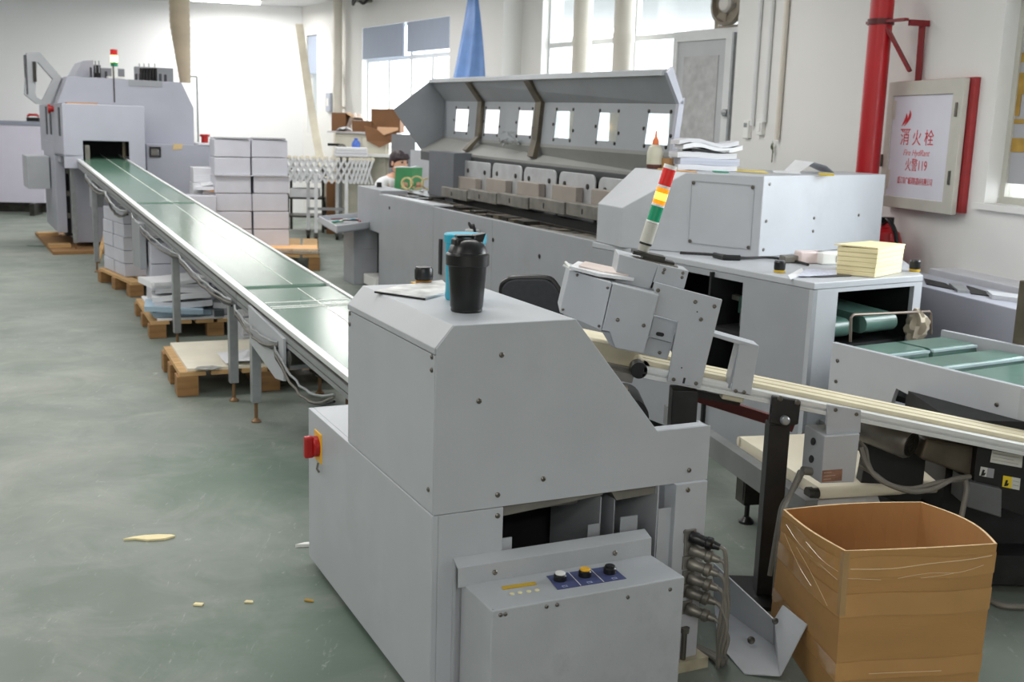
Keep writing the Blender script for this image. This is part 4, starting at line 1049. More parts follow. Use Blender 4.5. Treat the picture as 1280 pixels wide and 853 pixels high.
# socket with cable on the long panel
q = GA.p(597, 297, y=0)
so = MB().box(q.x - .05, q.x + .04, -.05, 0, q.z - .10, q.z + .05).build('socket_box', M('pale grey box', (188, 188, 184), .5), ga, bevel=.005)
MB().box(q.x - .12, q.x - .06, -.04, 0, q.z - .04, q.z + .04).build('socket_lid', paint, so, bevel=.004)
MB().tube(wavy([(q.x - .03, -.03, q.z + .05), (q.x - .02, -.05, q.z + .085), (q.x, -.03, q.z + .05)]), .008).build('plug_loop', black, so)
MB().tube(wavy([(q.x + .03, -.03, q.z + .05), (q.x + .05, -.05, q.z + .08), (q.x + .065, -.04, q.z + .02), (q.x + .065, -.03, q.z - .2)]), .009).build('cable', black, so)
q = GA.p(551.5, 299, y=0); q2 = GA.p(551.5, 343, y=0); MB().box(q.x - .015, q.x + .03, -.012, 0, q2.z, q.z).build('dark_gap', dark, ga)

# ------------------------------------------------ raised hood
yF, yM, yK = .50, .70, .70
def hp(px, py, **k): return GA.p(px, py, **k)
xl = hp(525, 186, y=yF).x
L_ = dict(bot=hp(526, 186.5, x=xl), low=hp(553, 171, x=xl), mid=hp(556, 126.5, x=xl), top=hp(538, 101.5, x=xl), tip=hp(492, 137, x=xl))
xr = 3.62
Rr = dict(mid=hp(845, 130, x=xr), top=hp(830, 91, x=xr), low=hp(836, 191, x=xr))
Rr['bot'] = Vector((xr, L_['bot'].y, hp(815, 221, x=xr).z))
def seg(k, f): return L_[k].lerp(Rr[k], f)
hd = MB()
th = .02
# upper and lower leaves
def leaf(a, b, th=(0, .018, .0), nm=''):
    A0, A1, B1, B0 = L_[a], Rr[a], Rr[b], L_[b]
    return MB().hexa([A0, A1, B0, B1, A0 + Vector(th), A1 + Vector(th), B0 + Vector(th), B1 + Vector(th)])
leaf('top', 'mid', (0, .015, .02)).build('hood_upper_leaf', hoodm, ga)
leaf('low', 'bot', (0, .0, -.02)).build('hood_lower_leaf', M('hood shelf paint', (138, 139, 136), .5, var=.05, scale=3, dirt_sheen=.3), ga)
# back leaf with six openings (bilinear over the leaf)
wins = [(568, 586, 136.5, 164.5), (605, 624.5, 137, 167), (646, 666, 138, 169), (692.5, 716.5, 139, 173), (746, 773, 141, 176.5), (806.5, 838, 142, 181)]
fs = []
def suv(px, py):                            # where on the leaf a sight line lands
    u, v = .5, .5
    def pr(u, v):
        P = GA.w(seg('low', u).lerp(seg('mid', u), v)) - EYE; z = P.dot(_F)
        return 640 + FPX * P.dot(_R) / z, 426.5 - FPX * P.dot(_U) / z
    for _ in range(25):
        x0_, y0_ = pr(u, v); ax_, ay_ = pr(u + .001, v); bx_, by_ = pr(u, v + .001)
        a11, a21, a12, a22 = (ax_ - x0_) / .001, (ay_ - y0_) / .001, (bx_ - x0_) / .001, (by_ - y0_) / .001
        ex, ey = px - x0_, py - y0_; dt = a11 * a22 - a12 * a21
        u += (ex * a22 - a12 * ey) / dt * .8; v += (a11 * ey - a21 * ex) / dt * .8
    return u, v
for (a, b, c, d) in wins:
    # find fractions along the leaf by projecting onto the y = const plane through it
    def frac(px, py):
        P = hp(px, py, y=(L_['mid'].y + Rr['mid'].y) / 2)
        return (P.x - xl) / (xr - xl), P.z
    (wl, v0_), (wr, _q), (_a, vt_), (_b, vl_) = suv(a + 1, (c + d) / 2), suv(b - 1, (c + d) / 2), suv((a + b) / 2, c), suv((a + b) / 2, d)
    def vfrac(z, f):
        lo_, hi_ = seg('low', f).z, seg('mid', f).z; return (z - lo_) / (hi_ - lo_)
    fs.append((wl, wr, vl_, vt_))
def bil(u, v, t):
    P = seg('low', u).lerp(seg('mid', u), v); return P + Vector((0, t, 0))
bk = MB().plate((0, 1, 0, 1), fs, bil, 0, .005)
bk.build('hood_back_leaf', hoodm, ga)
for k, (a, b, c, d) in enumerate(fs):
    pn = MB().prism([bil(a - .004, c - .02, .006), bil(b + .004, c - .02, .006), bil(b + .004, d + .02, .006), bil(a - .004, d + .02, .006)], (0, .003, 0)).build('hood_window', milky if k < 3 else plexi, ga)
    for (u, v) in ((a + .002, c - .045), (b - .002, c - .045), (a + .002, d + .045), (b - .002, d + .045), (a - .006, (c + d) / 2), (b + .006, c + (d - c) * .3)):
        MB().lathe([(.010, 0), (.010, .005), (0, .007)], bil(u, v, 0), 8, (0, -1, 0)).build('screw', darkm, pn)
# left end cheek
MB().prism([L_['bot'], L_['low'], L_['mid'], L_['top'], L_['tip']], (-.015, 0, 0)).build('hood_cheek', hoodm, ga)
# right outer edge lip
for k, (a, b) in enumerate((('top', 'mid'), ('mid', 'low'))):
    MB().hexa([Rr[a], Rr[a] + Vector((.03, 0, 0)), Rr[b], Rr[b] + Vector((.03, 0, 0)), Rr[a] + Vector((0, .03, .03)), Rr[a] + Vector((.03, .03, .03)), Rr[b] + Vector((0, .03, 0)), Rr[b] + Vector((.03, .03, 0))]).build('hood_edge', lilac, ga)
# front lip of upper leaf
MB().bar(L_['top'] + Vector((0, 0, .0)), Rr['top'] + Vector((0, 0, .0)), .03, .025).build('hood_lip', paint, ga)
# ribs
def rib(fa, w):
    pts = [seg(k, fa) for k in ('top', 'mid', 'low', 'bot')]
    m = MB()
    off = [Vector((0, -.02, -.02)), Vector((0, -.03, 0)), Vector((0, -.03, .02)), Vector((0, 0, .03))]
    P = [p + o for p, o in zip(pts, off)]
    for a, b in zip(P, P[1:]):
        m.hexa([a + Vector((-w, 0, 0)), a + Vector((w, 0, 0)), b + Vector((-w, 0, 0)), b + Vector((w, 0, 0)), a + Vector((-w, .03, .0)), a + Vector((w, .03, .0)), b + Vector((-w, .03, -.015)), b + Vector((w, .03, -.015))])
    return m.build('hood_rib', brownm, ga)
f_ = lambda px, py: suv(px, py)[0]
rib(f_(604, 127), .04); rib(f_(678, 127), .045)
MB().bar(L_['bot'] + Vector((0, .03, -.05)), Rr['bot'] + Vector((0, .03, -.05)), .06, .07).build('hood_beam', M('dark beam', (62, 64, 66), .5), ga)
# magazine tray on left with mixed tools in it
tz = .485
tq = [GA.p(*v, z=tz) for v in ((399, 276), (421, 289), (480, 281), (457, 271))]
tf = GA.at(tq[1].x, tq[1].y, tz)
t = thing('tool_tray', 'shallow grey metal tray of pens and tools at the far end of the gathering machine', 'tray', tf)
b3 = [v - tq[1] for v in tq]
MB().prism([(v.x, v.y, -.02) for v in b3], (0, 0, .02)).build('tray_base', paintd, t)
for i in range(4):
    a, b = b3[i], b3[(i + 1) % 4]
    MB().bar((a.x, a.y, .015), (b.x, b.y, .015), .012, .05).build('tray_rim', paint, t)
cols_ = [red, M('dark red item', (120, 30, 40), .5), white, blue, black, M('pinkish item', (196, 120, 120), .5), green]
ctr = sum(b3, Vector()) / 4
for k in range(12):
    p = ctr + Vector((random.uniform(-.1, .1), random.uniform(-.14, .14), 0)); a = random.uniform(0, 3)
    dxy = Vector((math.cos(a), math.sin(a), 0)) * random.uniform(.05, .09)
    z = .012 + .009 * (k % 3)
    o = MB().bar(p - dxy + Vector((0, 0, z)), p + dxy + Vector((0, 0, z)), .016, .010).build('marker_pen', cols_[k % 7], None, tf)
    tag(o, 'assorted small coloured pens and tools jumbled in the shallow grey tray', 'pen', 'pens in the tray')
o = MB().prism([b3[3] + Vector((-.02, -.01, .04)), b3[2] + Vector((0.01, -.04, .04)), b3[2] + Vector((.0, .06, .04)), b3[3] + Vector((-.05, .10, .09))], (0, 0, .004)).build('dark_folder', MATS['dark red item'], None, tf)
tag(o, 'dark red folder leaning at the rear of the tool tray', 'folder')
# tape rings on the end of the bed
for k, (px, py, r) in enumerate(((506, 229.5, .052), (518, 229, .058), (531, 229, .05))):
    q = GA.p(px, 237.5, z=.787)
    f = Fr(GA.w((q.x, q.y + .02, .787 + r + .002)), -.35 + .3 * k)
    o = MB().lathe([(r, -.014), (r, .014), (r - .012, .014), (r - .012, -.014), (r, -.014)], (0, 0, 0), 28, (0, 1, 0)).build('tape_roll', tape, None, f)
    tag(o, ['cream tape ring standing on the machine bed, nearest the green book', 'cream tape ring standing on the machine bed, middle of three', 'cream tape ring standing on the machine bed, nearest the raised hood'][k], 'tape roll', 'cream tape rings')
q = GA.p(490, 238, z=.78); q2 = GA.p(540, 238, z=.78)
MB().prism([(-.40, .26, .765), (.5, .26, .765), (.5, .56, .765), (-.40, .80, .765)], (0, 0, .02)).build('end_shelf', darkm, ga)
# crumpled clear film on hood shelf
q = seg('bot', f_(640, 170)).lerp(seg('low', f_(640, 170)), .45)
cf = MB(); random.seed(5)
for k in range(9):
    c = Vector((random.uniform(-.12, .18), random.uniform(-.03, .03), random.uniform(.0, .07)))
    pts = [c + Vector((random.uniform(-.07, .07), random.uniform(-.04, .04), random.uniform(-.02, .05))) for _ in range(4)]
    cf.face(pts)
o = cf.build('crumpled_film', film, None, GA.at(q.x, q.y, q.z + .03)); tag(o, 'crumpled clear film lying on the hood shelf between the two ribs', 'film')

# ================================================================== STITCHER UNIT: table, cabinet hood and delivery
TZ = .79
k0 = GA.l(G(745, 302.5, TZ)); k1 = GA.l(G(775.5, 310, TZ)); k2 = GA.l(G(948, 323, TZ)); k3 = GA.l(G(1099, 307, TZ)); t0 = GA.l(G(1018, 354, TZ)); t1 = GA.l(G(1154, 344, TZ))
st = thing('trimming_machine', 'grey trimmer table with open end and green infeed belts, right of the lamp tower', 'machine', GA.at(k0.x, 0, 0))
sx = lambda v: Vector((v.x - k0.x, v.y, v.z))
K0, K1, K2, K3, T0, T1 = map(sx, (k0, k1, k2, k3, t0, t1))
TB = sx(GA.l(G(1130, 326, TZ)))
top = MB().prism([(K0.x - .0, K0.y - .02, TZ - .025), (T0.x, T0.y, TZ - .025), (T1.x, T1.y, TZ - .025), (TB.x, TB.y, TZ - .025), (K3.x - .05, K3.y + .02, TZ - .025), (K0.x, K3.y + .02, TZ - .025)], (0, 0, .025))
top.build('table_top', paint, st, bevel=.003)
# long side face with a window opening
def sp_(px, py):                            # onto the long side face
    d0 = Vector((T0.x - K0.x, T0.y - (K0.y - .02), 0)).normalized(); n_ = Vector((-d0.y, d0.x, 0))
    o = Vector((K0.x, K0.y - .02, 0)); gl = GA.at(k0.x, 0, 0)
    e = gl.l(EYE); d = gl.I @ ray(px, py); t_ = (o - e).dot(n_) / d.dot(n_); P = e + d * t_
    return (P - o).dot(d0), P.z, o, d0, n_
LS = (T0 - Vector((K0.x, K0.y - .02, TZ))).length
wa = sp_(850, 350); wb_ = sp_(929, 420)
o_, d0, n_ = wa[2], wa[3], wa[4]
side = lambda u, w, t: o_ + d0 * u + Vector((0, 0, w)) + n_ * t
MB().plate((0, LS, .05, TZ - .026), [(sp_(842, 345)[0], sp_(928.5, 360)[0], wb_[1] - .25, TZ - .05)], side, 0, .02).build('side_face', paintd, st)
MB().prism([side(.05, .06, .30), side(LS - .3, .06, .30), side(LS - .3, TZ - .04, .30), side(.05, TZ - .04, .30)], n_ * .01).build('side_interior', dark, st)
u_ = sp_(905, 400)
P_ = side(u_[0], 0, .14); MB().cyl((P_.x, P_.y, .40), (P_.x, P_.y, u_[1] + .04), .045, 18).build('inner_roller', alud, st)
a_, b_ = sp_(890, 371), sp_(930, 381)
MB().bar(side(a_[0] - .1, (a_[1] + b_[1]) / 2, .12), side(b_[0] + .2, (a_[1] + b_[1]) / 2 - .02, .12), .03, .02).build('inner_rail', midm, st)
MB().bar(side(a_[0] - .1, TZ - .16, .2), side(b_[0] + .2, TZ - .16, .2), .05, .05).build('inner_rail', M('dark green inside', (52, 70, 66), .4), st)
# end face with opening
e0_ = T0; ed = Vector((T1.x - T0.x, T1.y - T0.y, 0)); EL = ed.length; ed.normalize(); en = Vector((-ed.y, ed.x, 0))
endf = lambda u, w, t: Vector((T0.x, T0.y, 0)) + ed * u + Vector((0, 0, w)) + en * t
def ep_(px, py):
    gl = GA.at(k0.x, 0, 0); e = gl.l(EYE); d = gl.I @ ray(px, py); o = Vector((T0.x, T0.y, 0)); t_ = (o - e).dot(en) / d.dot(en); P = e + d * t_
    return (P - o).dot(ed), P.z
A, B = ep_(1048, 364), ep_(1143, 359)
zo = .50
MB().plate((0, EL, .05, TZ - .026), [(A[0], B[0], zo - .2, (A[1] + B[1]) / 2)], endf, 0, .02).build('end_face', paint, st)
sgn = 1 if (endf(0, 0, .1) - Vector((T0.x, T0.y, 0))).dot(Vector((-1, 0, 0))) > 0 else -1
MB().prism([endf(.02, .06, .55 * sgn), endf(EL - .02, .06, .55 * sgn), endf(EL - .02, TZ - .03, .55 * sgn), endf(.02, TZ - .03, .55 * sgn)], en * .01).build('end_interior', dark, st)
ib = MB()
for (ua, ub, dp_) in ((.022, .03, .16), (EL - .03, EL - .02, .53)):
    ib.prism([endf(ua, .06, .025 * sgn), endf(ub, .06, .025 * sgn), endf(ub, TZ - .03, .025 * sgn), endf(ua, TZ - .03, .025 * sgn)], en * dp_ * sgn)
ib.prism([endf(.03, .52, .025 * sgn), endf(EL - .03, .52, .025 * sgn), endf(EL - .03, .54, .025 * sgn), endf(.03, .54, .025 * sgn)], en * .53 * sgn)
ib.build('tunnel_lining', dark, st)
# green infeed belts inside the opening
def ibelt(u0, u1, z, t0_, t1_, r=.035):
    m = MB()
    m.hexa([endf(u0, z - r, t0_), endf(u1, z - r, t0_), endf(u0, z - r + .03, t1_), endf(u1, z - r + .03, t1_), endf(u0, z + r, t0_), endf(u1, z + r, t0_), endf(u0, z + r + .03, t1_), endf(u1, z + r + .03, t1_)])
    m.cyl(endf(u0, z, t0_), endf(u1, z, t0_), r, 18)
    return m
ibelt(A[0] + .0, A[0] + .12, .60, .06 * sgn, .5 * sgn).build('infeed_belt', belt_dg, st)
ibelt(A[0] + .16, A[0] + .34, .615, .02 * sgn, .5 * sgn).build('infeed_belt', belt_dg, st)
# wire guard
wg = [ep_(1052, 425), ep_(1053, 392), ep_(1153, 387.5), ep_(1153, 416)]
gp = [endf(u, z, -.04 * sgn) for u, z in wg]
MB().tube([gp[0], gp[1] + Vector((0, 0, -.01)), gp[1] + ed * .012, gp[2] - ed * .012, gp[2] + Vector((0, 0, -.01)), gp[3]], .0055, 8).build('wire_guard', M('bare wire', (150, 136, 126), .35, .7), st)
# wad of cloth by the guard
q = ep_(1135, 405); c = endf(q[0], q[1], -.03 * sgn)
cl = MB(); rings = []
for i in range(9):
    t_ = i / 8; r_ = .035 * math.sin(math.pi * (.12 + .85 * t_)) + .006
    rings.append([c + Vector((0, 0, -.065 + .13 * t_)) + ed * (.02 * math.sin(3 * t_)) + (ed * math.cos(k * math.pi / 7) + en * math.sin(k * math.pi / 7)) * r_ * (1 + .3 * math.sin(k * 2.3 + i)) for k in range(14)])
o = cl.loft(rings, smooth=True).build('cloth_wad', M('beige cloth', (190, 178, 158), .85, var=.2), None, GA.at(k0.x, 0, 0)); tag(o, 'crumpled beige cloth wad at the right of the open table end', 'cloth')

# cabinet hood on the table
gl = GA.at(k0.x, 0, 0)
def vert_at(P, px, py):                     # height seen at a pixel on the vertical through P (in plan)
    w_ = gl.w(P); d = ray(px, py); t_ = w_.xy.length / d.xy.length; return (EYE + d * t_).z
zk0 = vert_at(K0, 746, 255); zk1 = vert_at(K1, 777.5, 259); zk2 = vert_at(K2, 955, 220); zk3 = vert_at(K3, 1102, 212)
zs = (zk0 + zk1) / 2; ztop = zk2
# slope line: where the diagonal face reaches the top
dd = (K2 - K1); f0 = .36
best = None
for i in range(1, 99):
    P = K1 + dd * (i / 100); w_ = gl.w((P.x, P.y, ztop)); v = w_ - EYE
    px = 640 + FPX * v.dot(_R) / v.dot(_F)
    if best is None or abs(px - 858) < best[0]: best = (abs(px - 858), i / 100)
f0 = best[1]; S1 = K1 + dd * f0
S0 = Vector((K0.x + .02, S1.y, 0))
ym = K3.y
kb_ = [(K0.x, K0.y), (K1.x, K1.y), (K2.x, K2.y), (K3.x, K3.y), (K0.x, K3.y)]
bm_ = MB(); b = bm_.bm
lowv = [bm_._v((x, y, TZ + .001)) for x, y in kb_]
v0 = bm_._v((K0.x, K0.y, zs)); v1 = bm_._v((K1.x, K1.y, zs)); s1 = bm_._v((S1.x, S1.y, ztop)); s0 = bm_._v((K0.x, S1.y, ztop))
h2 = bm_._v((K2.x, K2.y, ztop)); h3 = bm_._v((K3.x, K3.y, ztop)); h4 = bm_._v((K0.x, K3.y, ztop))
for f in ([lowv[0], lowv[1], v1, v0], [v0, v1, s1, s0], [lowv[1], lowv[2], h2, s1, v1], [lowv[2], lowv[3], h3, h2], [lowv[3], lowv[4], h4, h3], [lowv[4], lowv[0], v0, s0, h4], [s0, s1, h2, h3, h4], lowv[::-1]):
    b.faces.new(f)
kc = bm_.build('cabinet_hood', paint, st, bevel=.004)
dn = Vector((dd.y, -dd.x, 0)).normalized()
if dn.dot(gl.l(EYE) - K1) < 0: dn = -dn
def dpt(f, z): P = K1 + dd * f; return Vector((P.x, P.y, z)) + dn * .001
zr = ztop - TZ
pp = [dpt(.50, TZ + zr * .13), dpt(.94, TZ + zr * .10), dpt(.94, ztop - zr * .12), dpt(.50, ztop - zr * .10)]
for a, b2 in zip(pp, pp[1:] + pp[:1]): MB().bar(a, b2, .003, .002, dn).build('panel_line', paintd, kc)
for p in pp: MB().lathe([(.008, 0), (.008, .003), (0, .004)], p.lerp(sum(pp, Vector()) / 4, .06), 8, dn).build('screw', steel, kc)
rn = Vector(((K3 - K2).y, -(K3 - K2).x, 0)).normalized()
if rn.dot(gl.l(EYE) - K2) < 0: rn = -rn
for (f, fz) in ((.04, .9), (.035, .45), (.4, .45), (.40, .28), (.78, .45), (.03, .1)):
    P = K2.lerp(K3, f); MB().lathe([(.007, 0), (.007, .003), (0, .004)], Vector((P.x, P.y, TZ + zr * fz)) + rn * .0005, 8, rn).build('screw', steel, kc)

# --- things on the cabinet hood
top_f = lambda px, py, z=ztop: G(px, py, z)
def on(px, py, z, yaw=0.): g = G(px, py, z); return Fr((g.x, g.y, z + .001), yaw)
def onz(z): return z
# paper pile
ZC = gl.w((0, 0, ztop)).z
YT = S1.y + .10
def rowp(px): P = gl.p(px, 200, y=YT); return gl.w((P.x, YT, ZC if False else ztop))
a = rowp(848); b2 = rowp(905)
pw = (b2 - a).length
pw = .295
f = Fr((a.x, a.y, ZC + .001), .12)
t = thing('paper_pile', 'pile of folded white sheets on the cabinet hood before the poster door', 'paper pile', f)
z = 0
for k, (h_, m_, dx) in enumerate(((.025, paperg, 0), (.03, M('blue grey sheets', (186, 190, 204), .8, var=.1, scale=3, stretch=(.6, .6, 60)), .01), (.025, paperg, -.005), (.012, dark, .06), (.02, paper, .02), (.018, paperg, .0))):
    w_ = pw * (.95 if k != 3 else .6)
    N_ = 6; s_ = .012 if k > 3 else .003
    r0 = [(dx + w_ * i / N_, 0, z + s_ * math.sin(i * 1.1)) for i in range(N_ + 1)] + [(dx + w_ * i / N_, 0, z + h_ + s_ * math.sin(i * 1.1)) for i in range(N_, -1, -1)]
    if z == 0: r0 = [(p[0], p[1], max(0, p[2])) for p in r0]
    MB().loft([[(p[0], p[1], p[2]) for p in r0], [(p[0] + .01, .2, p[2]) for p in r0]]).build('sheet_bundle', m_, t)
    z += h_ + .001
# glue bottle and cup
f = Fr(gl.w((gl.p(818.5, 200, y=S1.y + .05).x, S1.y + .05, ztop + .001)))
t = thing('glue_bottle', 'squeeze glue bottle with orange tip on the cabinet hood', 'bottle', f)
MB().lathe([(0, 0), (.036, .0), (.038, .004), (.038, .02)], (0, 0, 0), 24).build('glue_base', M('dark glue', (92, 56, 50), .3), t)
MB().lathe([(.038, .02), (.038, .075), (.03, .10), (.014, .112), (0, .112)], (0, 0, 0), 24).build('bottle_body', M('cloudy plastic', (196, 194, 176), .3), t)
MB().lathe([(.016, .11), (.015, .13), (.006, .145), (.003, .175), (0, .175)], (0, 0, 0), 16).build('nozzle', M('orange nozzle', (214, 112, 60), .4), t)
f = Fr(gl.w((gl.p(834, 200, y=S1.y + .10).x, S1.y + .10, ztop + .001)))
o = MB().lathe([(.026, 0), (.03, .002), (.03, .05), (.027, .05), (.026, .004)], (0, 0, 0), 22).build('tape_roll', M('brown tape', (168, 130, 84), .4), None, f)
tag(o, 'brown tape roll beside the glue bottle on the cabinet hood', 'tape roll')
def flat(px_list, z, h, mat, name, label, cat, curl=0.):
    P = [G(*v, z) for v in px_list]; c = sum(P, Vector()) / len(P)
    m = MB()
    pts = [(p.x - c.x, p.y - c.y, curl * (i % 2)) for i, p in enumerate(P)]
    o = m.prism(pts, (0, 0, h)).build(name, mat, None, Fr((c.x, c.y, z + .0012)))
    tag(o, label, cat); return o
def flat2(pl, h, mat, name, label, cat, dz=.0):
    P = []
    for px, y in pl:
        q = gl.p(px, 205, y=y); P.append(gl.w((q.x, y, ztop)))
    c = sum(P, Vector()) / len(P)
    o = MB().prism([(p.x - c.x, p.y - c.y, 0) for p in P], (0, 0, h)).build(name, mat, None, Fr((c.x, c.y, ZC + .0012 + dz)))
    tag(o, label, cat); return o
y0_ = S1.y
flat2([(822, y0_ + .01), (872, y0_ + .03), (870, y0_ + .07), (824, y0_ + .05)], .004, MATS['orange cardboard'], 'card_strip', 'thin buff card strip below the paper pile on the cabinet hood', 'card')
flat2([(920, y0_ + .36), (962, y0_ + .40), (955, y0_ + .62), (912, y0_ + .56)], .003, M('yellow sheet', (226, 206, 130), .7), 'yellow_sheet', 'yellow paper sheet between paper pile and white papers', 'paper')
flat2([(893, y0_ + .16), (912, y0_ + .20), (910, y0_ + .23), (891, y0_ + .19)], .006, M('green cutter', (70, 160, 130), .4), 'green_knife', 'small green knife at the right of the paper pile', 'knife')
flat2([(968, y0_ + .50), (1002, y0_ + .56), (1000, y0_ + .74), (966, y0_ + .70)], .004, paper, 'white_paper', 'white paper lying on the cabinet hood top beside a folded sheet', 'paper')
q = gl.p(1014, 205, y=y0_ + .80); g = gl.w((q.x, y0_ + .80, ztop))
fs_ = MB()
fs_.loft([[(-.10, -.03, 0), (-.04, -.06, .05), (.04, -.06, .035), (.11, -.05, .0)], [(-.08, .10, .0), (-.02, .09, .055), (.06, .09, .03), (.14, .08, .0)]], closed=False, caps=False)
o = fs_.build('folded_sheet', paper, None, Fr((g.x, g.y, ZC + .003), .5)); tag(o, 'tented white folded sheet on the right of the cabinet hood', 'paper')
flat2([(1026, y0_ + .62), (1044, y0_ + .66), (1042, y0_ + .74), (1024, y0_ + .70)], .008, M('yellow folder', (206, 178, 50), .5), 'yellow_card', 'yellow card at the right end of the cabinet hood', 'card')

# --- things on the table
TZw = TZ
def stopbtn(px, py, label):
    f = on(px, py, TZw)
    t = thing('button_box', label, 'button', f)
    MB().lathe([(.022, 0), (.022, .008), (.018, .012)], (0, 0, 0), 20).build('collar', lcd, t)
    MB().lathe([(.021, .010), (.022, .016), (.022, .04), (.018, .046), (0, .047)], (0, 0, 0), 24).build('push_button', black, t)
stopbtn(974, 341, 'black push button on brass collar at the near edge of the trimmer table')
stopbtn(1143, 339.5, 'black push button beyond the cream paper stack on the trimmer table')
# cream paper stack
a = G(1066, 346, TZw); b2 = G(1094, 348, TZw); c2 = G(1127, 341, TZw)
f = Fr((b2.x, b2.y, TZw + .0015), math.atan2((c2 - b2).y, (c2 - b2).x))
t = thing('cream_paper_stack', 'stack of small cream papers on the corner of the trimmer table', 'paper stack', f)
w_ = (c2 - b2).length; d_ = .15
for k in range(6):
    j = random.uniform(-.004, .004); s_ = .003 * k
    MB().prism([(j - .0, 0 + j, .018 * k), (w_ + j, j, .018 * k), (w_ + j + .01, d_, .018 * k), (j - .02, d_, .018 * k)], (0, 0, .0175)).build('paper_layer', cream, t, bevel=.002)
MB().prism([(.0, -.0, .109), (w_ + .012, .0, .107), (w_ + .03, d_, .106), (0 - .03, d_ + .01, .112)], (0, 0, .005)).build('top_sheets', cream, t)
# note sheets
flat([(985, 345), (1002, 336), (1006, 342), (997, 347), (988, 350)], TZw, .002, paper, 'note_sheet', 'creased white printed note left of the cream stack', 'paper')
ns = flat([(997, 346), (1007, 337), (1046, 339), (1046, 344), (1010, 346)], TZw + .004, .002, M('printed sheet', (206, 210, 226), .7, var=.1, scale=60), 'note_sheet', 'white printed sheet overlapping the creased note on the trimmer table', 'paper')
o = flat([(1013, 347), (1046, 341), (1064, 343), (1064, 346), (1025, 347.5)], TZw, .003, black, 'black_mat', 'thin black mat under the printed sheet on the trimmer table', 'mat')
def blk(px, py, w, d, h, mat, name, label, cat, yaw=.25, m2=None):
    f = on(px, py, TZw + .0, yaw)
    t = thing(name, label, cat, f)
    MB().box(-w / 2, w / 2, -d / 2, d / 2, 0, h).build('case', mat, t, bevel=.006)
    if m2: MB().box(.0, w / 2 - .01, -d / 2 - .002, -d / 2, .01, h - .012).build('label_patch', m2, t)
blk(1038, 330, .13, .08, .05, white, 'white_box', 'small white box with grey patch between the papers and cream stack', 'box', m2=MATS['grey top sheet'])
blk(1012, 329, .12, .06, .05, M('pale pink box', (226, 208, 206), .5), 'pink_box', 'small pale pink box beside the white box on the trimmer table', 'box')
blk(990, 328.5, .10, .05, .03, midm, 'grey_tool_box', 'small dull grey box against the lilac cabinet side', 'box')
pth = [G(*v, TZw + .008) for v in ((850, 316), (900, 319), (925, 323), (960, 322), (990, 326), (1010, 331))]
c = pth[0]
o = MB().tube(wavy([p - c for p in pth], 5), .006, 8).box(.0, .001, .0, .001, 0, .001).build('black_cable', cabled, None, Fr(c)) if False else MB().tube(wavy([p - c for p in pth], 5), .006, 8).build('black_cable', cabled, None, Fr(c))
tag(o, 'black cable running along the foot of the cabinet hood', 'cable')
pth = [G(*v, TZw + .012) for v in ((893, 319), (905, 322), (925, 322.5)) ]
o = MB().tube([p - pth[0] for p in pth], .012, 10).build('cable_plug', black, None, Fr(pth[0])); tag(o, 'black inline plug on the table below the cabinet hood', 'plug')

# ------------------------------------------------ delivery conveyor with green belts
DZ = .60
d0 = GA.l(G(1040, 428, DZ)); d1 = GA.l(G(1277, 484, DZ)); d2 = GA.l(G(1156, 408, DZ)); d3 = GA.l(G(1300, 441, DZ))
DF = Fr(GA.w((d0.x, d0.y, 0)), GA.M.to_euler().z + math.atan2(d1.y - d0.y, d1.x - d0.x))
dv = thing('delivery_conveyor', 'grey delivery conveyor with short green belts leaving the trimmer table', 'conveyor', DF)
LD = (d1 - d0).length; WDv = .60
dpx = lambda px, py: DF.p(px, py, y=0)
# side plate with stepped cut-out
n1, n2, n3, n4, n5 = dpx(1115, 500), dpx(1120, 486), dpx(1150, 501.5), dpx(1153, 496), dpx(1193, 517)
zlow = .30
MB().prism([(0, 0, zlow), (0, 0, DZ), (LD, 0, DZ), (LD, 0, DZ - .15), (n5.x, 0, DZ - .15), (n4.x, 0, n4.z), (n3.x, 0, n3.z), (n2.x, 0, n2.z), (n1.x, 0, n1.z), (n1.x - .02, 0, zlow)], (0, .02, 0)).build('side_plate', paint, dv, bevel=.002)
MB().box(LD - .002, LD + .06, 0.0, .03, DZ - .145, DZ - .003).box(LD - .002, LD + .06, 0.0, WDv, DZ - .15, DZ - .12).build('end_plate', paint2, dv)
MB().box(0, LD + .1, WDv - .02, WDv, .42, DZ + .005).build('far_side_plate', paint, dv, bevel=.002)
MB().box(.1, LD, .05, WDv - .05, .44, .46).build('belt_bed', dark, dv)
for (px, py) in ((1047, 451), (1045, 477), (1246, 506)):
    q = dpx(px, py); screw(dv, (q.x, 0, q.z), r=.007)
for x in (.05, LD - .15): 
    for y in (.05, WDv - .1): MB().box(x, x + .05, y, y + .05, 0, .45).build('leg', paintd, dv)
def dbelt(p_front_l, p_front_r, length, z):
    a, b = DF.p(*p_front_l, z=z), DF.p(*p_front_r, z=z)
    y0, y1 = sorted((a.y, b.y)); x = (a.x + b.x) / 2; r = .028
    y0 = max(y0, .04); y1 = min(max(y1, y0 + .2), WDv - .04)
    m = MB().box(x - length, x, y0, y1, z - r, z).cyl((x, y0, z - r), (x, y1, z - r), r, 16)
    bb = m.build('green_belt', belt_dg, dv)
    MB().bar((x + .012, y0, z - .004), (x + .012, y1, z - .004), .012, .006).build('belt_edge', M('shiny belt edge', (190, 210, 216), .2, .3) if 'shiny belt edge' not in MATS else MATS['shiny belt edge'], bb)
ex_ = [DF.p(*v, z=DZ - .02).x for v in ((1120, 444), (1168, 456), (1264, 483))]
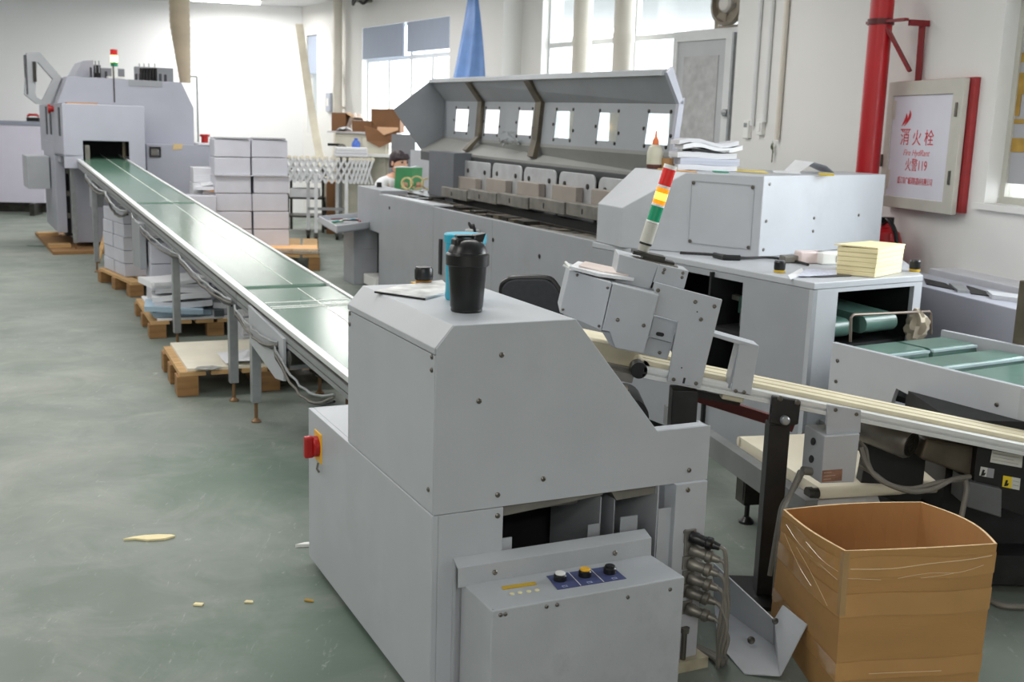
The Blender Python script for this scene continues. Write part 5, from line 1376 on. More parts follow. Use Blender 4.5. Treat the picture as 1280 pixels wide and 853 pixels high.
def dband(x0, x1, y0, y1, z):
    r = .026
    bb = MB().box(x0 + r, x1 - r, y0, y1, z - 2 * r, z).cyl((x0 + r, y0, z - r), (x0 + r, y1, z - r), r, 16).cyl((x1 - r, y0, z - r), (x1 - r, y1, z - r), r, 16).build('green_belt', belt_dg, dv)
    MB().bar((x1 - .004, y0, z - .008), (x1 - .004, y1, z - .008), .014, .008).build('belt_edge', M('shiny belt edge', (200, 222, 226), .2, .2) if 'shiny belt edge' not in MATS else MATS['shiny belt edge'], bb)
dband(.01, ex_[0], .05, .29, DZ - .014); dband(.01, ex_[0], .31, .55, DZ - .014)
dband(ex_[0] + .05, ex_[1] + .04, .05, .55, DZ - .02)
dband(ex_[1] + .09, ex_[2] + .04, .05, .55, DZ - .02)
dband(ex_[2] + .09, max(ex_[2] + .2, LD - .01), .05, .55, DZ - .03)

# ------------------------------------------------ lilac side conveyor along the near wall
SZ = .66
s0 = NW.l(G(1152, 358, SZ)); s1 = NW.l(G(1280, 389, SZ)); s2 = NW.l(G(1140, 335, SZ + .02))
yb = (s0.y + s1.y) / 2; 
SF = NW.at(s0.x - .5, yb, 0)
sd = thing('side_conveyor', 'lilac grey long conveyor body along the right wall behind the trimmer table', 'conveyor', SF)
MB().box(0, 3.2, 0, -yb - .46 if False else .30, .08, SZ).build('body', lilac, sd, bevel=.004)
MB().box(0, 3.2, .36, .66, .30, SZ + .02).build('wall_side_body', M('white side body', (214, 214, 220), .45), sd, bevel=.004)
MB().box(0, 3.2, .30, .36, .1, SZ - .10).build('dark_channel', dark, sd)
q = [SF.p(*v, z=SZ + .001) for v in ((1156, 355), (1185, 361), (1203, 367.5), (1170, 358))]
def topbox(pxs, mat, nm, h=.004, z=SZ):
    q = [SF.p(*v, z=z + .0005) for v in pxs]; MB().prism([(p.x, p.y, z + .0005) for p in q], (0, 0, h)).build(nm, mat, sd)
topbox([(1155, 349), (1182, 355), (1193, 363), (1158, 356)], dark, 'dark_slot')
topbox([(1186, 357), (1201, 358), (1212, 367), (1197, 366)], alud, 'sloped_plate', .012)
topbox([(1208, 358), (1232, 365), (1238, 371), (1214, 368)], dark, 'dark_slot')
topbox([(1233, 368), (1272, 373), (1285, 380), (1240, 374)], M('pale cover', (204, 206, 212), .45), 'pale_cover', .018)
a_ = DF.p(1266.5, 420, y=WDv + .004); b_ = DF.p(1272, 350, y=WDv + .004)
MB().box(a_.x, a_.x + .05, WDv + .001, WDv + .03, .50, b_.z).build('brown_post', brownm, dv, bevel=.004, label='dark brown upright post on the far side plate')
# ================================================================== CREAM ROLLER CONVEYOR IN FRONT (sloping down to the right)
tilt = math.atan((.6706 - .4832) / (1.4336 - .3697))
WBF = Fr(D(805.5, 459.5, 2.95), 0.0, tilt)
wb = thing('sloping_conveyor', 'aluminium framed cream belt conveyor sloping down to the right, with tilted sensor head', 'conveyor', WBF)
LW = 1.62
def rail(y0, y1, x0=0.0, nm='side_rail'):
    m = MB()
    m.box(x0, LW, y0, y1, -.013, 0).box(x0, LW, y0 + .006, y1, -.018, -.013).box(x0, LW, y0, y1, -.030, -.018)
    return m.build(nm, alu, wb, bevel=.001)
rail(0, .035); rail(.17, .20, .02)
by0, by1 = .038, .168
MB().box(-.0, LW, by0, by1, -.03, .012).cyl((0, by0, -.009), (0, by1, -.009), .0215, 18).build('cream_belt', belt_w, wb)
for yy in (.075, .13):
    MB().tube([(-.0, yy, .0115), (LW, yy, .0115)], .0025, 6).build('belt_cord', M('belt cord', (190, 178, 146), .5) if 'belt cord' not in MATS else MATS['belt cord'], wb)
MB().cyl((-.012, .0, -.012), (-.012, .05, -.012), .023, 20).build('end_roller', black, wb)
# upper feed end seen behind the hood slope
MB().box(-.26, .10, .12, .30, -.03, .022).cyl((-.26, .12, -.004), (-.26, .30, -.004), .026, 18).build('feed_belt', belt_w, wb)
MB().box(-.20, -.02, .02, .05, -.055, -.03).box(-.30, -.02, .07, .10, -.04, -.025).build('feed_guide', midm, wb)
MB().box(-.22, -.03, .0, .03, -.13, -.065).box(-.05, -.02, -.01, .03, -.20, -.08).build('deflector_plate', M('taupe plate', (168, 154, 140), .5), wb, bevel=.002)
MB().cyl((.0, .05, -.16), (.0, .25, -.16), .055, 24).build('lower_roller', blackm, wb)
# ---- sensor head, all in the tilted frame
def wp(px, py, y=-.012): return WBF.p(px, py, y=y)
def wplate(pxs, y, th, nm, mat=paint, par=wb, bev=.0015):
    P = [wp(a, b, y) for a, b in pxs]
    return MB().prism(P, (0, th, 0)).build(nm, mat, par, bevel=bev)
fp = wplate([(819, 353), (903, 375), (875.5, 485.5), (834, 477.5), (847.5, 402), (816.5, 393.5)], -.014, .012, 'head_plate')
for (px, py) in ((822.5, 363), (869, 377.5), (893, 383), (876, 399.5), (842, 474.5), (870, 479.5)):
    p = wp(px, py, -.014); screw(fp, p, r=.0055)
p = wp(855, 476, -.014); MB().box(p.x - .003, p.x + .003, -.0155, -.0135, p.z - .008, p.z + .008).build('slot', dark, fp)
for q_ in ((871.5, 390), (852, 460)):
    p = wp(*q_, -.014); MB().lathe([(.002, 0), (.002, .0008)], p, 8, (0, -1, 0)).build('hole', dark, fp)
wplate([(818, 395), (848, 403), (840, 429), (811, 421)], .02, .03, 'inner_block', paint2)
p = wp(825, 418, .019); MB().prism([(p.x + (.006 if -1.57 < a_ < 1.57 else -.006) + .0055 * math.cos(a_), p.y - .0006, p.z + .0055 * math.sin(a_)) for a_ in [-1.5 + .6 * k for k in range(6)] + [1.64 + .6 * k for k in range(6)]], (0, -.0006, 0)).build('oval_hole', dark, wb)
wplate([(811, 422), (841, 429), (834, 450), (803, 443)], .035, .02, 'inner_plate', paint2)
p = wp(824.5, 441, .034); screw(wb, p, r=.005)
# left cover boxes
fb_ = wplate([(766, 354.5), (824, 369), (804.5, 443), (769, 435.5), (762, 415), (752, 413.5)], -.03, .22, 'cover_box', paint, bev=.003)
for q_ in ((772, 400), (804.5, 407)):
    screw(fb_, wp(*q_, -.03), r=.0055)
A = [wp(a, b, .03 if i in (0, 3) else -.03) for i, (a, b) in enumerate(((712, 337.5), (765, 354), (751.5, 413.5), (699.5, 391)))]
lc = MB().prism(A, (.0, .17, 0)).build('side_cover', paint, wb, bevel=.002)
nA = (A[1] - A[0]).cross(A[3] - A[0]).normalized()
if nA.y > 0: nA = -nA
for u, v in ((.2, .06), (.93, .12), (.06, .9), (.93, .93)):
    P_ = A[0].lerp(A[1], u).lerp(A[3].lerp(A[2], u), v); screw(lc, P_, nA, .004)
wplate([(752, 414), (762, 415), (770, 436), (762, 431)], -.02, .15, 'cover_underside', paintd)
# rear upper boxes
wplate([(774, 318), (823.5, 330.5), (812, 362), (768, 352)], .04, .14, 'rear_box')
ub = wplate([(824, 331), (861, 339), (855, 361.5), (816.5, 353)], .03, .10, 'upper_box')
for q_ in ((830.5, 337), (829, 341), (853.5, 341.5), (852.5, 347)):
    screw(ub, wp(*q_, .03), r=.0045)
wplate([(820, 338), (823, 332), (816, 360), (813, 361)], .06, .06, 'box_gap', dark)
# second bracket
b2_ = wplate([(925, 429.5), (949, 433.5), (938.5, 494), (914.5, 488)], -.014, .012, 'frame_post')
wplate([(892, 416.5), (949, 432.5), (948, 436), (924, 431), (891, 421)], -.014, .07, 'frame_bar')
MB().box(*[0] * 0, *(lambda a, b: (a.x, a.x + .006, -.004, .055, b.z, a.z))(wp(924.5, 431), wp(915, 487))).build('frame_side', paintd, wb)
for q_ in ((919.5, 489), (930, 490.5)):
    screw(b2_, wp(*q_, -.014), r=.0055)
p = wp(918, 498, .0); MB().box(p.x - .032, p.x + .03, .01, .05, p.z - .012, p.z + .02).build('cream_block', M('cream block', (190, 184, 160), .5), wb, bevel=.004)
# stack light
YS = .085
q0, q1 = wp(804, 314, YS), wp(838.5, 206.5, YS)
ax = (q1 - q0); LS_ = ax.length; axn = ax.normalized()
rS = .0178
def segm(f0, f1, m, nm, r=rS, par=None):
    return MB().lathe([(0, LS_ * f0), (r, LS_ * f0), (r, LS_ * f1), (0, LS_ * f1)], q0, 24, axn).build(nm, m, par or wb)
tl = segm(.10, .33, M('lamp grey body', (196, 194, 184), .45), 'tower_lamp', rS * 1.03)
for f0, f1, m, nm in ((.335, .355, white, 'white_ring'), (.355, .525, grnl, 'green_segment'), (.525, .55, white, 'white_ring'), (.55, .735, ambl, 'amber_segment'), (.735, .765, white, 'white_ring'), (.765, .955, redl, 'red_segment'), (.955, 1.0, white, 'lamp_cap')):
    segm(f0, f1, m, nm, rS * (1.03 if 'ring' in nm or 'cap' in nm else 1), tl)
MB().lathe([(.0, LS_ * .585), (.0179, LS_ * .60), (.0181, LS_ * .64), (.0179, LS_ * .68), (0, LS_ * .695)], q0, 24, axn).build('glowing_band', M('amber glow', (255, 206, 84), .3, emit=1.7, var=.02), tl)
segm(.075, .10, blackm, 'dark_collar', rS * 1.0, tl); segm(.0, .075, M('lamp neck', (180, 178, 168), .4), 'lamp_neck', rS * .88, tl)
p = q0; MB().box(p.x - .03, p.x + .06, YS - .03, YS + .03, p.z - .012, p.z - .002).box(p.x - .0, p.x + .09, YS - .02, YS + .03, p.z - .022, p.z - .012).build('lamp_bracket', darkm, tl)
MB().box(p.x - .03, p.x + .10, YS - .03, YS + .04, p.z - .03, p.z - .02).build('mount_plate', midm, tl)
# clear wrapped papers on top
P = [wp(a, b, y) for a, b, y in ((712, 336.5, .0), (748, 346, .0), (792, 351.5, .03), (790, 343, .14), (760, 338, .16), (722, 330, .12))]
c = sum(P, Vector()) / 6
pf2 = WBF.at(c.x, c.y, c.z)
t = thing('paper_bundle', 'crumpled white paper bundle lying on the tilted sensor head', 'paper', pf2)
MB().prism([p - c for p in P], (0, 0, .008)).build('sheets', paper, t)
MB().prism([(p - c) * .82 + Vector((.006, .004, .009)) for p in P], (0, 0, .004)).build('top_sheet', M('pinkish sheet', (222, 208, 202), .7), t)
MB().tube([P[0] - c + Vector((0, 0, .005)), wp(707, 328, .03) - c], .004, 6).tube([P[0] - c, wp(704, 331.5, .0) - c], .003, 6).build('torn_strip', white, t)
# posts
def vpost(pt, pb_z, px_top, half, label, name='conveyor_post'):
    pass
pw_ = D(972.5, 531, 2.93)
pl2 = [D(*v, 2.925) for v in ((966, 496), (1001.5, 502), (998, 531), (985, 534), (962, 529.5))]
p2 = MB().prism([WBF.l(v) for v in pl2], WBF.I @ Vector((0, .02, 0))).build('post_plate', blackm, wb, bevel=.003)
for q_ in ((975, 498.5), (996.5, 503.5)):
    P_ = WBF.l(D(*q_, 2.924)); MB().lathe([(.008, 0), (.008, .004), (.005, .006), (0, .006)], P_, 12, WBF.I @ Vector((0, -1, 0))).build('bolt', steel, p2)
P_ = WBF.l(D(980.5, 525, 2.924)); MB().lathe([(.013, 0), (.013, .012), (.009, .018), (0, .019)], P_, 14, WBF.I @ Vector((0, -1, 0))).build('bolt', alud, p2)
def wpost(Pt, half, nm):
    base = Vector((Pt.x, Pt.y, 0.0))
    c8 = [WBF.l(Vector((Pt.x + sx_ * half, Pt.y + sy_ * half, z))) for z in (.012, Pt.z) for sy_ in (-1, 1) for sx_ in (-1, 1)]
    o = MB().hexa(c8).build(nm, blackm, wb, bevel=.003)
    c8 = [WBF.l(Vector((Pt.x + sx_ * .10 - .03, Pt.y + sy_ * .11, z))) for z in (.0, .012) for sy_ in (-1, 1) for sx_ in (-1, 1)]
    MB().hexa(c8).build('foot_plate', blackm, o)
    return o
wpost(Vector((D(972, 531, 2.98).x, 2.98, D(972, 528, 2.98).z)), .029, 'black_post')
pb1 = D(856, 487, 3.0); wpost(Vector((pb1.x, 3.02, pb1.z + .0)), .036, 'black_post')
MB().bar(WBF.l(D(866, 494, 3.2)), WBF.l(D(990, 533, 3.25)), .03, .03).build('red_rail', M('dull red rail', (96, 34, 32), .5, var=.2), wb)
MB().bar(WBF.l(D(846, 487, 3.05)), WBF.l(D(925, 503, 3.05)), .012, .02).build('cross_strut', blackm, wb)
# switch box under the rail
YB = -.005
bp_ = wplate([(1034.5, 506), (1076.5, 513), (1075.5, 541.5), (1033, 545)], -.012, .012, 'box_bracket')
for q_ in ((1044.5, 512.5), (1070.5, 518)):
    screw(bp_, wp(*q_, -.012), r=.0055)
F_ = [wp(a, b, -.03) for a, b in ((1031, 545.5), (1075, 542.5), (1068, 603.5), (1026, 605))]
lft = [wp(a, b, .07) for a, b in ((1006, 533), (1001, 592))]
sb = MB().hexa([F_[3], F_[2], F_[3] + Vector((-.03, .10, .0)), F_[2] + Vector((-.0, .10, .0)), F_[0], F_[1], F_[0] + Vector((-.03, .10, .0)), F_[1] + Vector((.0, .10, .0))]).build('switch_box', paint, wb, bevel=.003)
lm = lambda u, v: (F_[0].lerp(F_[3], v)).lerp((F_[0].lerp(F_[3], v)) + Vector((-.03, .10, 0)), u)
nl = Vector((-1, -.3, 0)).normalized()
for u, v in ((.5, .24), (.52, .62)):
    MB().lathe([(.011, .0), (.011, .002), (0, .002)], lm(u, v) + nl * .001, 16, nl).build('switch_hole', black, sb)
MB().cyl(lm(.5, .88), lm(.5, .88) + nl * .03, .012, 12).build('cable_gland', midm, sb)
L4 = [wp(a, b, -.0305) for a, b in ((1028, 588.5), (1053, 586.5), (1052, 601), (1027, 603))]
MB().prism(L4, (0, -.0012, 0)).build('brown_label', M('brown label', (140, 104, 86), .5, var=.2, scale=40), sb)
for k in range(3):
    a, b = L4[0].lerp(L4[3], .2 + .28 * k), L4[1].lerp(L4[2], .2 + .28 * k)
    MB().bar(a.lerp(b, .08) + Vector((0, -.0016, 0)), a.lerp(b, .45 + .2 * (k == 1)) + Vector((0, -.0016, 0)), .0008, .0022, (0, -1, 0)).build('label_line', M('label ink', (196, 176, 160), .6) if 'label ink' not in MATS else MATS['label ink'], sb)
# cables from the box
def wcable(pxs, r, mat=cable, nm='cable', par=None):
    pts = [WBF.l(D(a, b, Y)) for a, b, Y in pxs]
    return MB().tube(wavy(pts, 7), r, 8).build(nm, mat, par or wb)
wcable([(1076, 560, 2.97), (1083, 580, 2.95), (1100, 600, 2.93), (1135, 614, 2.92), (1165, 612, 2.93), (1190, 600, 2.96), (1212, 596, 3.0)], .0075)
wcable([(1074, 582, 2.97), (1092, 592, 2.95), (1112, 606, 2.93), (1140, 611, 2.93), (1175, 603, 2.95), (1206, 599, 3.0)], .007)
wcable([(1074, 552, 3.0), (1082, 562, 2.98), (1085, 578, 2.96), (1090, 590, 2.95)], .006)
wcable([(1206, 597, 3.0), (1208, 612, 2.98), (1205, 630, 2.97), (1200, 655, 2.96)], .008)
wcable([(1000, 590, 2.94), (996, 600, 2.9), (985, 625, 2.86), (978, 645, 2.82), (972, 700, 2.80), (968, 745, 2.80)], .0075)
wcable([(1003, 592, 2.95), (992, 612, 2.9), (978, 632, 2.87), (972, 660, 2.84), (962, 720, 2.82)], .0065)

# ================================================================== LOWER CREAM BELT TABLE beneath
LZ = .29
a, b_, c_, d_ = G(924, 546, LZ), G(1027, 612, LZ), G(1117, 573, LZ), G(1006, 533, LZ)
LF = Fr((a.x, a.y, 0), math.atan2((b_ - a).y, (b_ - a).x))
lt_ = thing('low_conveyor', 'low cream belt table with dark side frame beneath the sloping conveyor', 'conveyor', LF)
Lb = (b_ - a).length; Wb = .42
MB().box(0, Lb - .02, 0, Wb, LZ - .036, LZ).cyl((0, 0, LZ - .018), (0, Wb, LZ - .018), .018, 14).cyl((Lb - .02, 0, LZ - .018), (Lb - .02, Wb, LZ - .018), .018, 14).build('cream_belt', M('pale cream belt', (226, 218, 196), .5, var=.04), lt_)
MB().cyl((Lb - .02, -.02, LZ - .018), (Lb - .02, 0, LZ - .018), .016, 14).cyl((Lb - .02, -.035, LZ - .018), (Lb - .02, -.02, LZ - .018), .02, 14).build('roller_end', darkm, lt_)
MB().box(-.55, Lb + .02, -.06, -.02, LZ - .10, LZ - .025).build('side_frame', M('grey channel', (122, 124, 124), .45, .1, var=.12), lt_)
MB().box(-.55, Lb, Wb + .02, Wb + .06, LZ - .10, LZ - .02).build('side_frame', MATS['grey channel'], lt_)
MB().prism([(Lb - .14, -.05, LZ - .05), (Lb + .06, -.06, LZ - .10), (Lb + .10, .16, LZ - .07), (Lb - .02, .2, LZ - .04)], (0, 0, .003)).build('outfeed_sheet', paper, lt_)
p = LF.l(G(940, 622, .09)); MB().box(p.x - .035, p.x + .035, -.01, .05, .075, LZ - .09).box(p.x - .025, p.x + .025, -.012, -.01, .09, LZ - .11).build('support_box', darkm, lt_)
MB().cyl((p.x, .02, .01), (p.x, .02, .08), .009, 10).lathe([(.026, 0), (.026, .008), (.012, .022), (.0, .024)], (p.x, .02, 0), 18).build('levelling_foot', black, lt_)
for (x, y) in ((-.4, 0), (-.4, Wb), (Lb - .1, Wb)):
    MB().box(x - .02, x + .02, y - .02, y + .02, 0, LZ - .09).build('leg', blackm, lt_)

# ================================================================== DRIVE UNIT at the right edge
YD = 3.02
dm = thing('drive_unit', 'black conveyor drive unit with motor and warning stickers at the right edge', 'drive unit', Fr((D(1200, 600, YD).x, YD, 0)))
DFr = Fr((D(1200, 600, YD).x, YD, 0))
def dpl(pxs, y, th, nm, mat, bev=.002):
    P = [DFr.p(a, b, y=y) for a, b in pxs]
    return MB().prism(P, (0, th, 0)).build(nm, mat, dm, bevel=bev)
bpn = dpl([(1222, 556), (1290, 570), (1290, 650), (1215, 622)], 0.0, .03, 'black_panel', blackm)
dpl([(1158, 549), (1222, 559), (1224, 600), (1150, 574)], .03, .16, 'gear_housing', brownm, .008)
q = DFr.p(1139, 556, y=.04); q2 = DFr.p(1080, 538, y=.10)
MB().lathe([(.0, 0), (.040, 0), (.046, .01), (.046, .17), (.04, .2), (0, .2)], q, 28, (-.62, .72, .12)).build('motor', midm, dm)
for r_ in (.036, .027, .018, .009):
    MB().lathe([(r_, 0), (r_, .003), (r_ - .005, .003), (r_ - .005, 0)], q, 24, (.62, -.72, -.12)).build('fan_grille', darkm, dm)
dpl([(1211, 602), (1253, 612), (1252, 648), (1208, 634)], -.02, .12, 'grey_junction_box', M('dark grey box', (98, 100, 102), .5, var=.08), .004)
dpl([(1088, 540), (1160, 552), (1150, 640), (1075, 610)], .14, .05, 'rear_panel', dark)
dpl([(1040, 520), (1100, 528), (1092, 566), (1036, 560)], .2, .04, 'rear_box', midm)
MB().box(*(lambda a, b: (a.x, b.x, .02, .55, .03, .12))(DFr.p(1150, 700, y=.02), DFr.p(1330, 720, y=.02))).build('base_frame', blackm, dm)
MB().box(*(lambda a, b: (a.x, b.x, .12, .5, .12, .50))(DFr.p(1180, 640, y=.1), DFr.p(1330, 700, y=.1))).build('inner_body', dark, dm)
# stickers
def stick(pxs, mat, nm, y=-.001): return dpl(pxs, y, .001, nm, mat, 0) if False else MB().prism([DFr.p(a, b, y=y) for a, b in pxs], (0, -.001, 0)).build(nm, mat, bpn)
s1 = stick([(1240, 563), (1278.5, 570), (1277, 585), (1237.5, 578)], M('pale sticker', (206, 206, 200), .5), 'type_label')
for k in range(3):
    a = DFr.p(1241.5 - k * .7, 567 + k * 3.8, y=-.0026); b = DFr.p(1274.5 - k * .7, 573 + k * 3.9, y=-.0026)
    MB().bar(a, b if k != 1 else a.lerp(b, .8), .0006, .0016, (0, -1, 0)).build('label_line', M('sticker ink', (120, 120, 118), .6) if 'sticker ink' not in MATS else MATS['sticker ink'], bpn)
ylw = M('warning yellow', (232, 204, 40), .5)
stick([(1254, 594.5), (1265, 596.5), (1264, 611), (1252.5, 608.5)], ylw, 'warning_sticker'); stick([(1265, 596.5), (1275.5, 598.5), (1274, 613), (1264, 611)], MATS['pale sticker'], 'warning_sticker')
stick([(1226, 583.5), (1234.5, 585), (1232.5, 596.5), (1224, 594.5)], MATS['pale sticker'], 'warning_sticker'); stick([(1234.5, 585), (1243, 586.5), (1241.5, 598), (1232.5, 596.5)], MATS['grey top sheet'], 'warning_sticker')
def mark(cx, cy, k):
    P = DFr.p(cx, cy, y=-.0026)
    MB().prism([(P.x - .006, -.0026, P.z - .010), (P.x + .004, -.0026, P.z - .009), (P.x + .008, -.0026, P.z - .001), (P.x + .002, -.0026, P.z - .001), (P.x + .004, -.0026, P.z + .008), (P.x - .002, -.0026, P.z + .009), (P.x - .004, -.0026, P.z + .001)], (0, -.0006, 0)).build('hand_symbol', black, bpn)
mark(1258, 604, 0); mark(1229, 591, 1)
for k in range(2):
    a = DFr.p(1266.5, 601.5 + 5 * k, y=-.0026); b = DFr.p(1273.5, 603 + 5 * k, y=-.0026); MB().bar(a, b, .0006, .002, (0, -1, 0)).build('label_line', black, bpn)
# loose grey cables on the floor right of the carton
for k, pts in enumerate((((1236, 720), (1250, 727), (1275, 728), (1300, 730)), ((1234, 748), (1252, 757), (1278, 759), (1310, 757)))):
    P = [G(a, b, .01) for a, b in pts]; c = P[0]
    o = MB().tube(wavy([p - c for p in P], 5), .009, 8).build('floor_cable', cable, None, Fr(c)); tag(o, ['grey cable on the floor right of the carton, farther of two', 'grey cable on the floor right of the carton, nearer of two'][k], 'cable')

# ================================================================== OPEN CARTON
RZ = .405
pr = dict(L=(979, 637), B=(1152, 627.5), R=(1246.5, 680), F=(1056, 689))
C_ = {k: G(*v, RZ) for k, v in pr.items()}
cc = sum(C_.values(), Vector()) / 4; cc.z = 0
XF = Fr(cc)
ct = thing('open_carton', 'large open brown cardboard carton wrapped with clear tape at lower right', 'carton', XF)
Cb = {k: v.copy() for k, v in C_.items()}
Cb['L'] = G(962, 778, 0); Cb['F'] = C_['F'].lerp(C_['R'], .02); Cb['R'] = C_['R'].lerp(C_['F'], .02)
def crn(k, z):
    v = Cb[k].lerp(C_[k], z / RZ) - cc; return Vector((v.x, v.y, 0))
def rimring(z, sc_, bulge, n=9):
    pts = []; ks = ['L', 'F', 'R', 'B']; sc_ = 1.0
    for i in range(4):
        a, b = crn(ks[i], z), crn(ks[(i + 1) % 4], z)
        nrm = Vector(((b - a).y, -(b - a).x, 0)).normalized()
        if nrm.dot((a + b) / 2) < 0: nrm = -nrm
        for k in range(n):
            t_ = k / n; p = a.lerp(b, t_) * sc_ + nrm * bulge[i] * math.sin(math.pi * t_)
            pts.append(Vector((p.x, p.y, z)))
    return pts
def zrim(i, k, n=9): return 0
bot = [(v.x, v.y) for v in rimring(0, .97, (0, 0, 0, 0))]
wallt = .006
outer = []; 
levels = [0.001, .10, .20, .30, RZ]
for z in levels:
    f = z / RZ; outer.append(rimring(z, .965 + .035 * f + .012 * math.sin(math.pi * f), (.012 * f, .006 * f, .035 * f, .018 * f)))
inner = [[p * 1 for p in r] for r in outer]
def shrink(r, d):
    out = []
    for p in r:
        q = Vector((p.x, p.y, 0)); out.append(Vector((p.x, p.y, p.z)) - q.normalized() * d)
    return out
m = MB(); m.loft(outer, caps=False)
ob = m.build('carton_walls', card, ct)
m = MB(); inn = [shrink(r, wallt) for r in outer]; m.loft(inn, caps=False); m.face(list(inn[0]))
m.build('carton_inside', cardin, ct)
m = MB(); m.loft([outer[-1], shrink(outer[-1], wallt)], caps=False)
m.build('cut_rim', M('raw cardboard edge', (214, 184, 140), .85, var=.15, scale=60), ct)
MB().face([Vector(p) + Vector((0, 0, .0)) for p in outer[0]]).build('carton_base', card, ct)
# tape bands: follow walls slightly outside
tpm = M('clear parcel tape', (182, 138, 84), .18, var=.05, scale=10, spec=.6, coat=.5)
def band(z0, z1, wob=.0, off=.0015, i0=0, i1=18):
    def ringat(z):
        f = z / RZ; return rimring(z, .965 + .035 * f + .012 * math.sin(math.pi * f), (.012 * f, .006 * f, .035 * f, .018 * f))
    r0, r1 = ringat(z0), ringat(z1)
    n_ = len(r0); m = MB(); A_ = []; B_ = []
    for i in range(i0, i1 + 1):
        p, q = r0[i % n_], r1[i % n_]; d = Vector((p.x, p.y, 0)).normalized() * off
        w = wob * math.sin(i * .7)
        A_.append(p + d + Vector((0, 0, w))); B_.append(q + d + Vector((0, 0, w)))
    m.loft([A_, B_], closed=False, caps=False)
    return m.build('tape_band', tpm, ct)
band(.335, .385, .006); band(.245, .30, .003, .002); band(.09, .135, .002)
# wrinkle highlights in the tape
wm = M('tape wrinkle', (212, 184, 142), .15, spec=.8, coat=.8)
def wrinkle(face, pts, r=.0009):
    if face == 'LF': r = .0006
    a, b = crn(face[0], .34), crn(face[1], .34)
    idx = ['L', 'F', 'R', 'B'].index(face[0]); bul = (.012, .006, .035, .018)[idx]
    nrm = Vector(((b - a).y, -(b - a).x, 0)).normalized()
    if nrm.dot((a + b) / 2) < 0: nrm = -nrm
    P = []
    for u, z in pts:
        f = z / RZ; p = crn(face[0], z).lerp(crn(face[1], z), u) + nrm * (bul * f * math.sin(math.pi * u) + .0022); P.append(Vector((p.x, p.y, z)))
    MB().tube(wavy(P, 4), r, 5).build('tape_wrinkle', wm, ct)
wrinkle('FR', [(.04, .362), (.3, .36), (.55, .368), (.8, .372), (.97, .378)], .0014)
wrinkle('FR', [(.03, .34), (.12, .338), (.24, .334)]); wrinkle('FR', [(.35, .336), (.55, .345), (.75, .342), (.92, .356)]); wrinkle('FR', [(.5, .334), (.62, .337), (.72, .341)])
wrinkle('FR', [(.22, .105), (.4, .104), (.55, .102), (.72, .10)]); wrinkle('LF', [(.1, .34), (.4, .29), (.62, .265)]); wrinkle('LF', [(.35, .335), (.6, .30), (.85, .25)]); wrinkle('LF', [(.12, .372), (.4, .35), (.8, .335), (.95, .33)]); wrinkle('LF', [(.5, .37), (.75, .352), (.95, .35)])
# corner tape
a = (C_['F'] - cc); 
m = MB(); dF = Vector((a.x, a.y, 0)).normalized()
e1 = ((C_['L'] - C_['F']).normalized()); e2 = ((C_['R'] - C_['F']).normalized())
r_ = [crn('F', RZ * f) + dF * .003 + Vector((0, 0, RZ * f)) for f in (.62, .8, .99)]
m.loft([[p + e1 * .012 for p in r_], r_, [p + e2 * .014 for p in r_]], closed=False, caps=False); m.build('corner_tape', M('grey corner tape', (166, 134, 92), .25, coat=.4), ct)

# ================================================================== BENT METAL TRAY ON THE FLOOR
tp_ = [G(*v, 0.004) for v in ((905, 815), (929, 842), (976, 845))]
f0_ = G(930, 842, .004)
BF = Fr((f0_.x, f0_.y, 0), 0)
bt = thing('bent_metal_tray', 'bent grey sheet metal tray lying on the floor between black post and carton', 'metal tray', BF)
def bl(px, py, z): return BF.l(G(px, py, z))
# channel: fold line from (895,760) to (976,800); back flap rises, front flap lies down
v1 = bl(893, 752, .02); v2 = bl(968, 806, .02); v3 = bl(975, 845, .012); v4 = bl(930, 842, .004); v5 = bl(897, 803, .01)
v6 = bl(893, 704, .17); v7 = bl(968, 774, .12); v8 = bl(978, 757, .16); v9 = bl(1008, 781, .15); 
tm = MB()
tm.face([v1, v2, v3, v4, v5]); tm.face([v1, v6, v7, v2]); tm.face([v2, v7, v8, v9, v3])
o = tm.build('tray_sheet', paint, bt); so_ = o.modifiers.new('thick', 'SOLIDIFY'); so_.thickness = .003
for (px, py, z, r) in ((939, 801, .03, .010), (969, 777, .13, .008)):
    p = bl(px, py, z); MB().lathe([(r, 0), (r, .004), (r * .5, .006), (0, .006)], p, 10, (-.2, -.6, .7)).build('dark_stud', darkm, bt)

# ================================================================== LOW BLACK CHAIR BEHIND THE NEAR MACHINE
CY_ = 5.05
hpx = D(664, 349, CY_)
HF = Fr((hpx.x, CY_ + .02, 0), -.25)
chh = thing('black_chair', 'low black padded chair behind the near machine', 'chair', HF)
Pc = [D(*v, CY_) for v in ((623, 392), (622, 362), (630, 353), (642, 349.5), (682, 348.5), (694, 356), (703, 372), (707, 392))]
Pl = [HF.l(p) for p in Pc]; Pl = [Vector((p.x, 0, p.z)) for p in Pl]
MB().prism(Pl, (0, .035, 0)).build('backrest', M('charcoal fabric', (52, 54, 58), .8, var=.1, scale=40), chh, bevel=.01)
MB().tube(wavy([p + Vector((0, .015, 0)) for p in Pl], 4), .014, 8).build('back_frame', black, chh)
hw = .16; zb_ = Pl[0].z
MB().box(-hw, hw, -.32, -.0, .26, .31).build('seat', MATS['charcoal fabric'], chh, bevel=.015)
for x in (-hw + .02, hw - .02):
    MB().bar((x, .015, 0), (x, .015, max(zb_, .3) + .05), .022, .022).build('leg', black, chh); MB().bar((x, -.30, 0), (x, -.30, .265), .022, .022).build('leg', black, chh)
